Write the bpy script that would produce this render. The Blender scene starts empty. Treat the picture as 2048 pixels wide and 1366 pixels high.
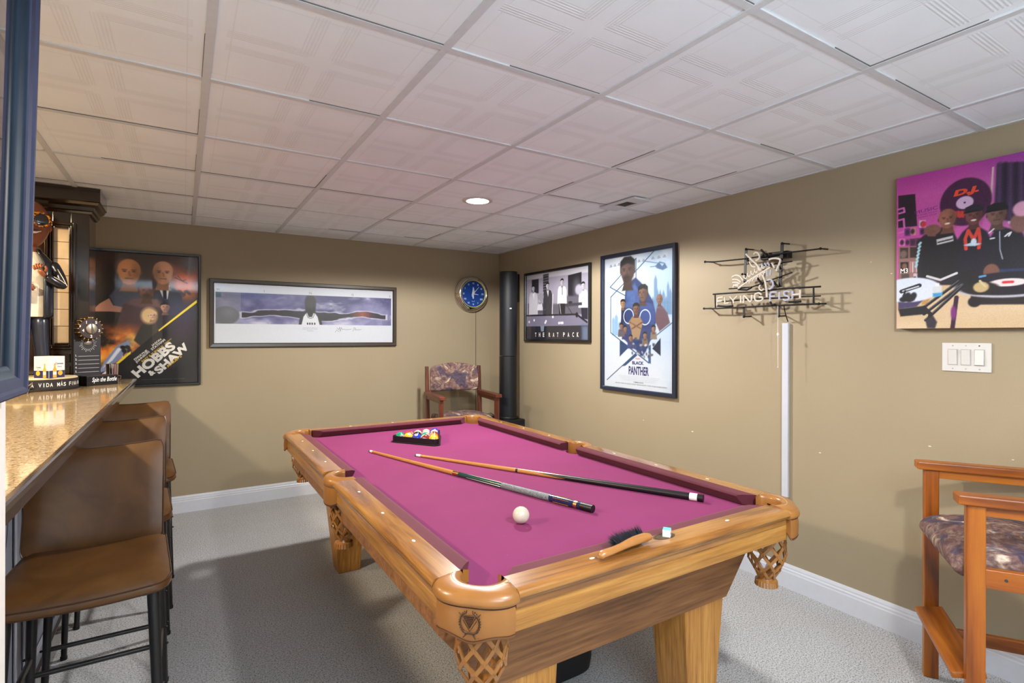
import bpy, bmesh, math, random
import numpy as np
from mathutils import Vector, Matrix

# ------------------------------------------------------------------ camera
SC = bpy.context.scene
PI = math.pi
F_PX, CY_PX, YAW, ROLL = 1067.3, 670.6, 0.5519, 0.0026
CAM_Z = 1.403
WX, WY, CH = 2.877, 4.942, 2.276          # right wall, back wall, ceiling height
cam_data = bpy.data.cameras.new('camera')
cam = bpy.data.objects.new('camera', cam_data)
SC.collection.objects.link(cam)
cam_data.sensor_width = 36.0
cam_data.lens = F_PX / 2048 * 36.0
cam_data.shift_y = (CY_PX - 683.0) / 2048.0
cam_data.clip_start = 0.02
cam.location = (0, 0, CAM_Z)
cam.rotation_euler = (Matrix.Rotation(-YAW, 3, 'Z') @ Matrix.Rotation(PI / 2, 3, 'X') @ Matrix.Rotation(ROLL, 3, 'Z')).to_euler()
SC.camera = cam

# ------------------------------------------------------------------ world, exposure
SC.view_settings.view_transform = 'Standard'
SC.view_settings.look = 'None'
SC.view_settings.gamma = 1
SC.view_settings.exposure = 0.27
world = bpy.data.worlds.new('world'); SC.world = world
world.use_nodes = True
world.node_tree.nodes['Background'].inputs[0].default_value = (0.78, 0.86, 1.0, 1)
world.node_tree.nodes['Background'].inputs[1].default_value = 0.55
SC.cycles.max_bounces = 10
SC.cycles.diffuse_bounces = 5
SC.cycles.glossy_bounces = 5
SC.cycles.transparent_max_bounces = 12
SC.cycles.use_denoising = True
SC.cycles.sample_clamp_indirect = 6.0
SC.cycles.caustics_reflective = False
SC.cycles.caustics_refractive = False

def area(name, loc, rot, size, power, color, size_y=None, spread=None):
    l = bpy.data.lights.new(name, 'AREA'); l.energy = power; l.color = color
    l.size = size
    if size_y:
        l.shape = 'RECTANGLE'; l.size_y = size_y
    if spread: l.spread = spread
    o = bpy.data.objects.new(name, l); SC.collection.objects.link(o)
    o.location = loc; o.rotation_euler = rot
    return o
# added fill light behind the camera, aimed up to brighten the ceiling
area('added_ceiling_fill', (0.2, -1.5, 1.5), (PI, 0, 0), 1.2, 165, (0.74, 0.87, 1.0))
# lamp list: x, y, power, colour, fixture shown
LAMPS = [(1.62, 3.06, 155, (1.0, 0.98, 0.95), 1),
         (1.09, -0.03, 98, (1.0, 0.98, 0.95), 1),
         (-1.40, 1.90, 165, (1.0, 0.86, 0.66), 1),
         (-1.35, 3.55, 55, (1.0, 0.74, 0.42), 1)]

# ------------------------------------------------------------------ helpers
def lin(c):
    c = c / 255.0
    return c / 12.92 if c <= 0.04045 else ((c + 0.055) / 1.055) ** 2.4
def col(r, g, b): return (lin(r), lin(g), lin(b), 1.0)

def new_mat(name):
    m = bpy.data.materials.new(name); m.use_nodes = True
    nt = m.node_tree
    return m, nt, nt.nodes['Principled BSDF']

class NX:
    """small expression helper over node sockets"""
    def __init__(s, nt, sock): s.nt, s.s = nt, sock
    def _op(s, op, b=None, c=None):
        n = s.nt.nodes.new('ShaderNodeMath'); n.operation = op
        s.nt.links.new(s.s, n.inputs[0])
        for k, v in ((1, b), (2, c)):
            if v is None: continue
            if isinstance(v, NX): s.nt.links.new(v.s, n.inputs[k])
            else: n.inputs[k].default_value = v
        return NX(s.nt, n.outputs[0])
    def __add__(s, b): return s._op('ADD', b)
    def __sub__(s, b): return s._op('SUBTRACT', b)
    def __mul__(s, b): return s._op('MULTIPLY', b)
    def frac(s): return s._op('FRACT')
    def abs(s): return s._op('ABSOLUTE')
    def sin(s): return s._op('SINE')
    def gt(s, b): return s._op('GREATER_THAN', b)
    def lt(s, b): return s._op('LESS_THAN', b)
    def max(s, b): return s._op('MAXIMUM', b)

def coords(nt, scale=(1, 1, 1), kind='Object', rot=(0, 0, 0)):
    tc = nt.nodes.new('ShaderNodeTexCoord'); mp = nt.nodes.new('ShaderNodeMapping')
    mp.inputs['Scale'].default_value = scale; mp.inputs['Rotation'].default_value = rot
    nt.links.new(tc.outputs[kind], mp.inputs[0])
    return mp.outputs[0]
def noise(nt, vec, scale, detail=3, rough=0.55, dist=0.0):
    n = nt.nodes.new('ShaderNodeTexNoise')
    n.inputs['Scale'].default_value = scale; n.inputs['Detail'].default_value = detail
    n.inputs['Roughness'].default_value = rough; n.inputs['Distortion'].default_value = dist
    nt.links.new(vec, n.inputs['Vector']); return n
def ramp(nt, fac, stops, interp='LINEAR'):
    r = nt.nodes.new('ShaderNodeValToRGB'); r.color_ramp.interpolation = interp
    el = r.color_ramp.elements
    while len(el) > 1: el.remove(el[-1])
    el[0].position, el[0].color = stops[0]
    for p, c in stops[1:]:
        e = el.new(p); e.color = c
    nt.links.new(fac, r.inputs[0]); return r.outputs[0]
def bump(nt, b, height, strength=0.3, dist=0.002):
    n = nt.nodes.new('ShaderNodeBump'); n.inputs['Strength'].default_value = strength
    n.inputs['Distance'].default_value = dist
    nt.links.new(height, n.inputs['Height']); nt.links.new(n.outputs[0], b.inputs['Normal'])

def plain(name, c, rough=0.5, metal=0.0, var=0.06, nscale=30, bmp=0.0, coat=0.0, spec=0.5, emit=None):
    """procedural principled material: base colour with a gentle noise variation"""
    m, nt, b = new_mat(name)
    v = coords(nt); n = noise(nt, v, nscale)
    lo = tuple(x * (1 - var) for x in c[:3]) + (1,); hi = tuple(min(1, x * (1 + var)) for x in c[:3]) + (1,)
    nt.links.new(ramp(nt, n.outputs[0], [(0.3, lo), (0.7, hi)]), b.inputs['Base Color'])
    b.inputs['Roughness'].default_value = rough; b.inputs['Metallic'].default_value = metal
    b.inputs['Coat Weight'].default_value = coat; b.inputs['Coat Roughness'].default_value = 0.08
    b.inputs['Specular IOR Level'].default_value = spec
    if bmp: bump(nt, b, n.outputs[0], bmp, 0.001)
    if emit:
        b.inputs['Emission Color'].default_value = emit[0]; b.inputs['Emission Strength'].default_value = emit[1]
    return m

def wood(name, dark, mid, light, axis='Y', rough=0.32, coat=0.3, fine=1.0, figure=0.5):
    m, nt, b = new_mat(name)
    s = {'X': (1.2, 30, 30), 'Y': (30, 1.2, 30), 'Z': (30, 30, 1.2)}[axis]
    v = coords(nt, tuple(k * fine for k in s))
    n1 = noise(nt, v, 3.2, 6, 0.65, 0.3)
    s2 = {'X': (0.8, 7, 7), 'Y': (7, 0.8, 7), 'Z': (7, 7, 0.8)}[axis]
    n2 = noise(nt, coords(nt, s2), 1.6, 3, 0.5, 1.4)
    x = NX(nt, n1.outputs[0]) * (1 - figure) + NX(nt, n2.outputs[0]) * figure
    nt.links.new(ramp(nt, x.s, [(0.33, dark), (0.50, mid), (0.66, light)]), b.inputs['Base Color'])
    b.inputs['Roughness'].default_value = rough
    b.inputs['Coat Weight'].default_value = coat; b.inputs['Coat Roughness'].default_value = 0.12
    bump(nt, b, n1.outputs[0], 0.12, 0.0006)
    return m

# ---- objects
def link(o):
    SC.collection.objects.link(o); return o
def set_props(o, label=None, cat=None, group=None, kind=None):
    if label: o['label'] = label
    if cat: o['category'] = cat
    if group: o['group'] = group
    if kind: o['kind'] = kind
    return o
def thing(name, label, cat, loc=(0, 0, 0), rz=0.0, group=None):
    o = bpy.data.objects.new(name, None); o.empty_display_size = 0.05
    o.location = loc; o.rotation_euler = (0, 0, rz)
    return set_props(link(o), label, cat, group)

class MB:
    """collects shapes into one bmesh, then builds ONE mesh object"""
    def __init__(s): s.bm = bmesh.new(); s.mi = 0
    def _done(s, vs0, M):
        pass
    def faces_mark(s, n0):
        s.bm.faces.ensure_lookup_table()
        for f in s.bm.faces[n0:]: f.material_index = s.mi
    def box(s, c, size, rot=None, taper=None):
        n0 = len(s.bm.faces)
        hx, hy, hz = (k / 2 for k in size)
        P = []
        for z in (-hz, hz):
            t = 1.0 if (taper is None or z > 0) else taper
            for x, y in ((-hx, -hy), (hx, -hy), (hx, hy), (-hx, hy)):
                P.append(Vector((x * t, y * t, z)))
        if rot is not None: P = [rot @ p for p in P]
        v = [s.bm.verts.new(p + Vector(c)) for p in P]
        for q in ((0, 3, 2, 1), (4, 5, 6, 7), (0, 1, 5, 4), (1, 2, 6, 5), (2, 3, 7, 6), (3, 0, 4, 7)):
            s.bm.faces.new([v[k] for k in q])
        s.faces_mark(n0); return s
    def box2(s, a, b):
        a, b = Vector(a), Vector(b)
        return s.box((a + b) / 2, [abs(k) for k in (b - a)])
    def hexa(s, P):
        """8 points: 4 bottom ccw, 4 top ccw"""
        n0 = len(s.bm.faces)
        v = [s.bm.verts.new(p) for p in P]
        for q in ((0, 3, 2, 1), (4, 5, 6, 7), (0, 1, 5, 4), (1, 2, 6, 5), (2, 3, 7, 6), (3, 0, 4, 7)):
            s.bm.faces.new([v[k] for k in q])
        s.faces_mark(n0); return s
    def tube(s, pts, r, seg=8, closed=False, cap=True):
        n0 = len(s.bm.faces)
        pts = [Vector(p) for p in pts]; n = len(pts)
        rr = r if isinstance(r, (list, tuple)) else [r] * n
        rings = []; up = None
        for i, p in enumerate(pts):
            if closed: d = pts[(i + 1) % n] - pts[i - 1]
            else: d = pts[min(i + 1, n - 1)] - pts[max(i - 1, 0)]
            if d.length < 1e-9: d = Vector((0, 0, 1))
            d.normalize()
            if up is None:
                up = Vector((0, 0, 1)) if abs(d.z) < 0.9 else Vector((1, 0, 0))
            a = up - d * up.dot(d)
            if a.length < 1e-6: a = d.orthogonal()
            a.normalize(); up = a; bb = d.cross(a)
            rings.append([s.bm.verts.new(p + (a * math.cos(2 * PI * k / seg) + bb * math.sin(2 * PI * k / seg)) * rr[i]) for k in range(seg)])
        m = n if closed else n - 1
        for i in range(m):
            A, B = rings[i], rings[(i + 1) % n]
            for k in range(seg):
                s.bm.faces.new((A[k], A[(k + 1) % seg], B[(k + 1) % seg], B[k]))
        if cap and not closed:
            s.bm.faces.new(list(reversed(rings[0]))); s.bm.faces.new(rings[-1])
        s.faces_mark(n0); return s
    def lathe(s, prof, seg=24, c=(0, 0, 0), M=None, cap=True):
        """prof: list of (r, z)"""
        n0 = len(s.bm.faces); c = Vector(c); rings = []
        for r, z in prof:
            ring = []
            for k in range(seg):
                p = Vector((r * math.cos(2 * PI * k / seg), r * math.sin(2 * PI * k / seg), z))
                if M is not None: p = M @ p
                ring.append(s.bm.verts.new(p + c))
            rings.append(ring)
        for A, B in zip(rings, rings[1:]):
            for k in range(seg):
                s.bm.faces.new((A[k], A[(k + 1) % seg], B[(k + 1) % seg], B[k]))
        if cap:
            s.bm.faces.new(list(reversed(rings[0]))); s.bm.faces.new(rings[-1])
        s.faces_mark(n0); return s
    def prism(s, poly, z0, z1, M=None):
        n0 = len(s.bm.faces)
        f = (lambda p: M @ Vector(p)) if M is not None else (lambda p: Vector(p))
        a = [s.bm.verts.new(f((x, y, z0))) for x, y in poly]
        b = [s.bm.verts.new(f((x, y, z1))) for x, y in poly]
        n = len(poly)
        s.bm.faces.new(list(reversed(a))); s.bm.faces.new(b)
        for k in range(n):
            s.bm.faces.new((a[k], a[(k + 1) % n], b[(k + 1) % n], b[k]))
        s.faces_mark(n0); return s
    def sphere(s, c, r, seg=16, rings=10, scale=(1, 1, 1), M=None):
        n0 = len(s.bm.faces)
        prof = [(math.sin(PI * i / rings), -math.cos(PI * i / rings)) for i in range(1, rings)]
        c = Vector(c)
        def P(x, y, z):
            p = Vector((x * r * scale[0], y * r * scale[1], z * r * scale[2]))
            if M is not None: p = M @ p
            return s.bm.verts.new(p + c)
        R = [[P(q * math.cos(2 * PI * k / seg), q * math.sin(2 * PI * k / seg), z) for k in range(seg)] for q, z in prof]
        bot, top = P(0, 0, -1), P(0, 0, 1)
        for A, B in zip(R, R[1:]):
            for k in range(seg): s.bm.faces.new((A[k], A[(k + 1) % seg], B[(k + 1) % seg], B[k]))
        for k in range(seg):
            s.bm.faces.new((bot, R[0][(k + 1) % seg], R[0][k])); s.bm.faces.new((top, R[-1][k], R[-1][(k + 1) % seg]))
        s.faces_mark(n0); return s
    def quad(s, *P):
        n0 = len(s.bm.faces)
        s.bm.faces.new([s.bm.verts.new(p) for p in P]); s.faces_mark(n0); return s
    def grid(s, rows, close_u=False):
        """rows: list of lists of points"""
        n0 = len(s.bm.faces)
        V = [[s.bm.verts.new(p) for p in r] for r in rows]
        for A, B in zip(V, V[1:]):
            m = len(A) if close_u else len(A) - 1
            for k in range(m):
                s.bm.faces.new((A[k], A[(k + 1) % len(A)], B[(k + 1) % len(A)], B[k]))
        s.faces_mark(n0); return V
    def build(s, name, mats, parent=None, smooth=False, bevel=0.0, segs=2, subsurf=0, label=None, loc=None, rot=None, solid=0.0, recalc=True, angle=40):
        if recalc: bmesh.ops.recalc_face_normals(s.bm, faces=s.bm.faces[:])
        me = bpy.data.meshes.new(name); s.bm.to_mesh(me); s.bm.free()
        for m in (mats if isinstance(mats, (list, tuple)) else [mats]): me.materials.append(m)
        o = link(bpy.data.objects.new(name, me))
        if parent is not None: o.parent = parent
        if loc is not None: o.location = loc
        if rot is not None: o.rotation_euler = rot
        if solid:
            md = o.modifiers.new('s', 'SOLIDIFY'); md.thickness = solid; md.offset = 0
        if bevel:
            md = o.modifiers.new('b', 'BEVEL'); md.width = bevel; md.segments = segs
            md.limit_method = 'ANGLE'; md.angle_limit = math.radians(35)
        if subsurf:
            md = o.modifiers.new('u', 'SUBSURF'); md.levels = subsurf; md.render_levels = subsurf
        if smooth:
            for p in me.polygons: p.use_smooth = True
            if hasattr(me, 'set_sharp_from_angle') and angle: me.set_sharp_from_angle(angle=math.radians(angle))
        if label: o['label'] = label
        return o

def ceil_struct(o):
    o['kind'] = 'structure'; return o
def copy_tree(o, parent=None):
    c = o.copy(); link(c)
    if parent is not None: c.parent = parent
    for ch in list(o.children): copy_tree(ch, c)
    return c

# ---- lettering (built-in font, turned into mesh)
_fontcache = {}
def text_mesh(txt, bold=0.0, shear=0.0, spacing=1.0, ext=0.0):
    key = (txt, bold, shear, spacing, ext)
    if key not in _fontcache:
        cu = bpy.data.curves.new('lettering', 'FONT'); cu.body = txt; cu.size = 1.0
        cu.offset = bold; cu.shear = shear; cu.space_character = spacing; cu.extrude = ext
        cu.align_x = 'LEFT'; cu.align_y = 'BOTTOM_BASELINE'; cu.resolution_u = 3
        o = bpy.data.objects.new('lettering_tmp', cu); link(o)
        dg = bpy.context.evaluated_depsgraph_get()
        me = bpy.data.meshes.new_from_object(o.evaluated_get(dg))
        bpy.data.objects.remove(o, do_unlink=True)
        vs = [v.co.copy() for v in me.vertices]; fs = [tuple(p.vertices) for p in me.polygons]
        bpy.data.meshes.remove(me)
        xs = [v.x for v in vs] or [0]; ys = [v.y for v in vs] or [0]
        _fontcache[key] = (vs, fs, min(xs), max(xs), min(ys), max(ys))
    return _fontcache[key]
def add_text(mb, txt, M, width=None, height=None, bold=0.0, shear=0.0, spacing=1.0, align='C', ext=0.0):
    """text fitted to width x height in the plane given by M (x right, y up, z normal)"""
    vs, fs, x0, x1, y0, y1 = text_mesh(txt, bold, shear, spacing, ext)
    w, h = max(x1 - x0, 1e-6), max(y1 - y0, 1e-6)
    sx = sy = None
    if width: sx = width / w
    if height: sy = height / h
    if sx is None: sx = sy
    if sy is None: sy = sx
    ox = {'C': -(x0 + x1) / 2, 'L': -x0, 'R': -x1}[align]
    oy = -(y0 + y1) / 2
    n0 = len(mb.bm.faces)
    V = [mb.bm.verts.new(M @ Vector(((v.x + ox) * sx, (v.y + oy) * sy, v.z * (1 if not ext else 1)))) for v in vs]
    for f in fs:
        try: mb.bm.faces.new([V[k] for k in f])
        except ValueError: pass
    mb.faces_mark(n0)
def frame_M(origin, xdir, ydir):
    x = Vector(xdir).normalized(); y = Vector(ydir).normalized(); z = x.cross(y)
    M = Matrix.Identity(4)
    for i in range(3):
        M[i][0], M[i][1], M[i][2], M[i][3] = x[i], y[i], z[i], origin[i]
    return M

# ---- sight lines measured on the site photograph, intersected with the real planes
_c, _s = math.cos(YAW), math.sin(YAW)
def sight(u, v):
    r2 = (u - 1024) / F_PX; u3 = -(v - CY_PX) / F_PX
    cr, sr = math.cos(ROLL), math.sin(ROLL)
    r = cr * r2 - sr * u3; up = sr * r2 + cr * u3
    return Vector((_c * r + _s, -_s * r + _c, up))
def on_x(u, v, x=WX):
    d = sight(u, v); return Vector((0, 0, CAM_Z)) + d * (x / d.x)
def on_y(u, v, y=WY):
    d = sight(u, v); return Vector((0, 0, CAM_Z)) + d * (y / d.y)
def on_z(u, v, z):
    d = sight(u, v); return Vector((0, 0, CAM_Z)) + d * ((z - CAM_Z) / d.z)

# ------------------------------------------------------------------ materials
def mat_wall():
    m, nt, b = new_mat('tan_wall_paint')
    v = coords(nt); n = noise(nt, v, 180, 3)
    nl = noise(nt, v, 1.3, 2)
    x = NX(nt, n.outputs[0]) * 0.4 + NX(nt, nl.outputs[0]) * 0.6
    nt.links.new(ramp(nt, x.s, [(0.3, col(151, 137, 112)), (0.7, col(158, 144, 119))]), b.inputs['Base Color'])
    b.inputs['Roughness'].default_value = 0.62; b.inputs['Specular IOR Level'].default_value = 0.3
    bump(nt, b, n.outputs[0], 0.08, 0.0008); return m
def mat_carpet():
    m, nt, b = new_mat('speckled_carpet')
    v = coords(nt)
    n = noise(nt, v, 330, 2, 0.75); n2 = noise(nt, v, 140, 3, 0.7); n3 = noise(nt, v, 2.0, 3, 0.6)
    c1 = ramp(nt, (NX(nt, n.outputs[0]) * 0.55 + NX(nt, n2.outputs[0]) * 0.45).s,
              [(0.415, col(52, 50, 49)), (0.475, col(178, 178, 178)), (0.60, col(212, 212, 213))])
    mx = nt.nodes.new('ShaderNodeMixRGB'); mx.blend_type = 'MULTIPLY'; mx.inputs[0].default_value = 0.35
    nt.links.new(c1, mx.inputs[1])
    nt.links.new(ramp(nt, n3.outputs[0], [(0.3, (0.75, 0.72, 0.68, 1)), (0.7, (1, 1, 1, 1))]), mx.inputs[2])
    nt.links.new(mx.outputs[0], b.inputs['Base Color'])
    b.inputs['Roughness'].default_value = 0.95; b.inputs['Specular IOR Level'].default_value = 0.1
    b.inputs['Sheen Weight'].default_value = 0.15
    bump(nt, b, n.outputs[0], 0.6, 0.004); return m
TILE, TX0, TY0 = 0.6113, 0.0641, 2.097
def mat_ceiling():
    m, nt, b = new_mat('scored_ceiling_tiles')
    sep = nt.nodes.new('ShaderNodeSeparateXYZ'); tc = nt.nodes.new('ShaderNodeTexCoord')
    nt.links.new(tc.outputs['Object'], sep.inputs[0])
    X = ((NX(nt, sep.outputs[0]) - TX0) * (1 / TILE) + 20.0).frac()
    Y = ((NX(nt, sep.outputs[1]) - TY0) * (1 / TILE) + 20.0).frac()
    ax, ay = (X - 0.5).abs(), (Y - 0.5).abs()          # 0 centre, .5 edge
    def lines(a, o):
        # reeded band between .035 and .10 from the centre cross, cut off at the centre and at the edges
        band = a.gt(0.035) * a.lt(0.105)
        seg = o.gt(0.06) * o.lt(0.43)
        return band * seg * ((a * (2 * PI * 62)).sin() * 0.5 + 0.5)
    edge = (ax.gt(0.405) * ax.lt(0.412)).max(ay.gt(0.405) * ay.lt(0.412)) * 0.8
    h = lines(ax, ay).max(lines(ay, ax)).max(edge)
    v = coords(nt); n = noise(nt, v, 26, 5, 0.7); n2 = noise(nt, v, 3, 2)
    quad = ax.gt(0.12) * ay.gt(0.12) * ax.lt(0.39) * ay.lt(0.39)
    hh = h * -1.0 + NX(nt, n.outputs[0]) * quad * 0.5
    # shallow grooves are tinted slightly darker than the tile
    cmix = nt.nodes.new('ShaderNodeMixRGB'); nt.links.new((h * 0.14).s, cmix.inputs[0])
    nt.links.new(ramp(nt, n2.outputs[0], [(0.3, col(230, 236, 240)), (0.7, col(237, 243, 247))]), cmix.inputs[1])
    cmix.inputs[2].default_value = col(160, 158, 154)
    nt.links.new(cmix.outputs[0], b.inputs['Base Color'])
    b.inputs['Roughness'].default_value = 0.9; b.inputs['Specular IOR Level'].default_value = 0.15
    bump(nt, b, hh.s, 0.35, 0.002); return m
M_WALL, M_CARPET, M_CEIL = mat_wall(), mat_carpet(), mat_ceiling()
M_TRIM = plain('white_trim_paint', col(205, 207, 213), 0.35, var=0.02)
M_GRID = plain('ceiling_grid_metal', col(206, 210, 213), 0.45, var=0.03)
M_BLACK = plain('black_plastic', col(13, 13, 17), 0.4)
M_GAP = plain('dark_gap', col(60, 56, 52), 0.9)
M_WHITE = plain('white_plastic', col(200, 198, 195), 0.3, var=0.02)

# ------------------------------------------------------------------ structure
XL, YN = -3.0, -3.2
def struct(mb, name, mat, **k):
    o = mb.build(name, mat, **k); o['kind'] = 'structure'; return o
struct(MB().box2((XL - .1, YN, -0.1), (WX + .1, WY + .1, 0)), 'floor', M_CARPET)
struct(MB().box2((XL - .1, YN, CH), (WX + .1, WY + .1, CH + 0.1)), 'ceiling', M_CEIL)
struct(MB().box2((XL - .1, WY, 0), (WX + .1, WY + .1, CH)), 'wall_back', M_WALL)
struct(MB().box2((WX, YN, 0), (WX + .1, WY, CH)), 'wall_right', M_WALL)
struct(MB().box2((XL - .1, YN, 0), (XL, WY, CH)), 'wall_left', M_WALL)
struct(MB().box2((XL - .1, YN - .1, 0), (WX + .1, YN, CH)), 'wall_front', M_WALL)
M_WWALL = plain('white_wall_end_paint', col(226, 220, 214), 0.6, var=0.02)
struct(MB().box2((-0.36, -0.9, 0), (-0.245, 1.17, CH)), 'wall_left', M_WWALL, bevel=0.004)
def baseboard(name, p0, p1, nrm):
    """p0->p1 along the wall foot, nrm points into the room"""
    d = Vector(p1) - Vector(p0); L = d.length; d.normalize(); n = Vector(nrm)
    prof = [(0, 0), (0.016, 0), (0.016, 0.088), (0.0135, 0.094), (0.0135, 0.104), (0.010, 0.110), (0.010, 0.118), (0.005, 0.131), (0, 0.132)]
    rows = [[Vector(p) + n * a + Vector((0, 0, z)) for a, z in prof] for p in (p0, p1)]
    mb = MB(); mb.grid(rows)
    return struct(mb, name, M_TRIM)
baseboard('baseboard_back', (-0.265, WY, 0), (WX, WY, 0), (0, -1, 0))
baseboard('baseboard_right', (WX, YN, 0), (WX, WY, 0), (-1, 0, 0))
# suspended ceiling grid: tees run both ways, wall angle round the edge
mb = MB(); gz = CH - 0.006
def tee_x(x):
    mb.mi = 0; mb.box2((x - 0.012, YN, gz), (x + 0.012, WY, CH + 0.002))
def tee_y(y):
    mb.mi = 0; mb.box2((XL, y - 0.012, gz + 0.001), (WX, y + 0.012, CH + 0.002))
k = -5
while TX0 + k * TILE < WX:
    if TX0 + k * TILE > XL: tee_x(TX0 + k * TILE)
    k += 1
k = -8
while TY0 + k * TILE < WY:
    if TY0 + k * TILE > YN: tee_y(TY0 + k * TILE)
    k += 1
# hairline shadow gaps beside some tees where panels sit loose
rg = random.Random(4); mb.mi = 1
k = -1
for ix in range(-4, 5):
    for iy in range(-5, 5):
        x = TX0 + ix * TILE; y = TY0 + iy * TILE
        if x + TILE > WX or y + TILE > WY: continue
        if rg.random() < 0.6: mb.box2((x + (0.012 if rg.random() < .5 else rg.uniform(.1, .4)), y + TILE - 0.0138, gz + 0.003), (x + TILE - 0.012, y + TILE - 0.0118, CH + 0.001))
        if rg.random() < 0.4: mb.box2((x + TILE - 0.0136, y + 0.30, gz + 0.003), (x + TILE - 0.0118, y + TILE - 0.012, CH + 0.001))
struct(mb, 'trim_1', [M_GRID, plain('grey_gap', col(104, 100, 96), 0.9)])
mb = MB(); mb.box2((WX - 0.018, YN, CH - 0.004), (WX, WY, CH)); mb.box2((XL, WY - 0.018, CH - 0.004), (WX - 0.018, WY, CH))
struct(mb, 'trim_2', M_GRID)
# far end of the basement behind the bar: wall finish strip
# ------------------------------------------------------------------ recessed ceiling lights
M_LAMP = plain('lit_lamp_lens', col(255, 250, 240), 0.5, emit=((1.0, 0.96, 0.9, 1), 14.0))
M_LAMPW = plain('warm_lamp_lens', col(255, 235, 200), 0.5, emit=((1.0, 0.8, 0.5, 1), 8.0))
lamp_labels = ['round recessed ceiling light glowing above the pool table',
               'recessed ceiling light near the doorway end of the room',
                'warm recessed ceiling light behind the near end of the bar',
               'warm recessed ceiling light behind the far end of the bar']
for (x, y, pw, c, _f), lab in zip(LAMPS, lamp_labels):
    t = thing('recessed_light', lab, 'light', (x, y, CH), group='recessed ceiling lights')
    m_ = MB(); m_.lathe([(0.098, 0.0), (0.098, -0.004), (0.085, -0.009), (0.073, -0.007), (0.070, 0.0)], 40, cap=False)
    m_.build('trim_ring', M_WHITE, t, smooth=True)
    m_ = MB(); m_.lathe([(0.073, -0.001), (0.073, -0.006), (0.04, -0.010), (0.001, -0.011)], 40)
    m_.build('lens', M_LAMPW if c[2] < 0.6 else M_LAMP, t, smooth=True)
    l = bpy.data.lights.new('lamp_light', 'SPOT'); l.energy = pw; l.color = c
    l.spot_size = math.radians(168); l.spot_blend = 0.18; l.shadow_soft_size = 0.055
    lo = link(bpy.data.objects.new('lamp_light', l)); lo.location = (x, y, CH - 0.075)

# ------------------------------------------------------------------ ceiling register
t = thing('ceiling_vent', 'white metal air register with dark louvres in the ceiling near the right wall', 'vent', (2.46, 2.595, CH - 0.006))
m_ = MB(); m_.box((0, -0.12, -0.006), (0.145, 0.09, 0.012)); m_.box((0, 0.105, -0.006), (0.145, 0.12, 0.012))
m_.box((-0.060, -0.015, -0.006), (0.025, 0.125, 0.012)); m_.box((0.060, -0.015, -0.006), (0.025, 0.125, 0.012))
m_.build('frame', M_GRID, t, bevel=0.002)
m_ = MB(); m_.box((0, -0.015, 0.003), (0.1, 0.125, 0.004)); m_.build('duct_opening', M_GAP, t)
m_ = MB()
for i in range(9):
    m_.box((0, -0.068 + i * 0.0135, -0.005), (0.096, 0.009, 0.0015), Matrix.Rotation(0.6, 3, 'X'))
m_.build('louvres', plain('vent_louvre_metal', col(120, 116, 112), 0.5), t)

# ------------------------------------------------------------------ small marks on the right wall, switch plate, cable raceway
t = thing('switch_plate', 'white triple rocker switch plate on the tan wall under the photo canvas', 'switch', (WX, 0.9325, 1.251), -PI / 2)
m_ = MB(); m_.box((0, -0.003, 0.062), (0.171, 0.006, 0.124)); m_.build('cover_plate', M_WHITE, t, bevel=0.002)
for i in (-1, 0, 1):
    m_ = MB(); m_.box((i * 0.046, -0.0065, 0.062), (0.036, 0.002, 0.070)); rk = m_.build('bezel', plain('switch_bezel', col(168, 165, 160), 0.4), t)
    m_ = MB(); m_.box((i * 0.046, -0.0085, 0.062), (0.031, 0.005, 0.064), Matrix.Rotation(0.07 * (1 if i < 1 else -1), 3, 'X')); m_.build('rocker', M_WHITE, t, bevel=0.0015)
    for z in (0.012, 0.112):
        m_ = MB(); m_.lathe([(0.0028, 0), (0.0028, 0.001)], 10, (i * 0.046, -0.0065, z), Matrix.Rotation(PI / 2, 3, 'X'))
        m_.build('screw', M_GAP if (i == 1 and z > 0.1) else plain('screw_paint', col(158, 155, 150), 0.4), t)
t = MB().box((0, -0.009, 0.485), (0.037, 0.018, 0.971)).build('cable_raceway', plain('raceway_plastic', col(192, 194, 204), 0.35, var=0.02), None, bevel=0.003, loc=(WX, 1.738, 0.505), rot=(0, 0, -PI / 2))
set_props(t, 'white vertical cable raceway on the right wall under the neon sign', 'cable cover')

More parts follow.
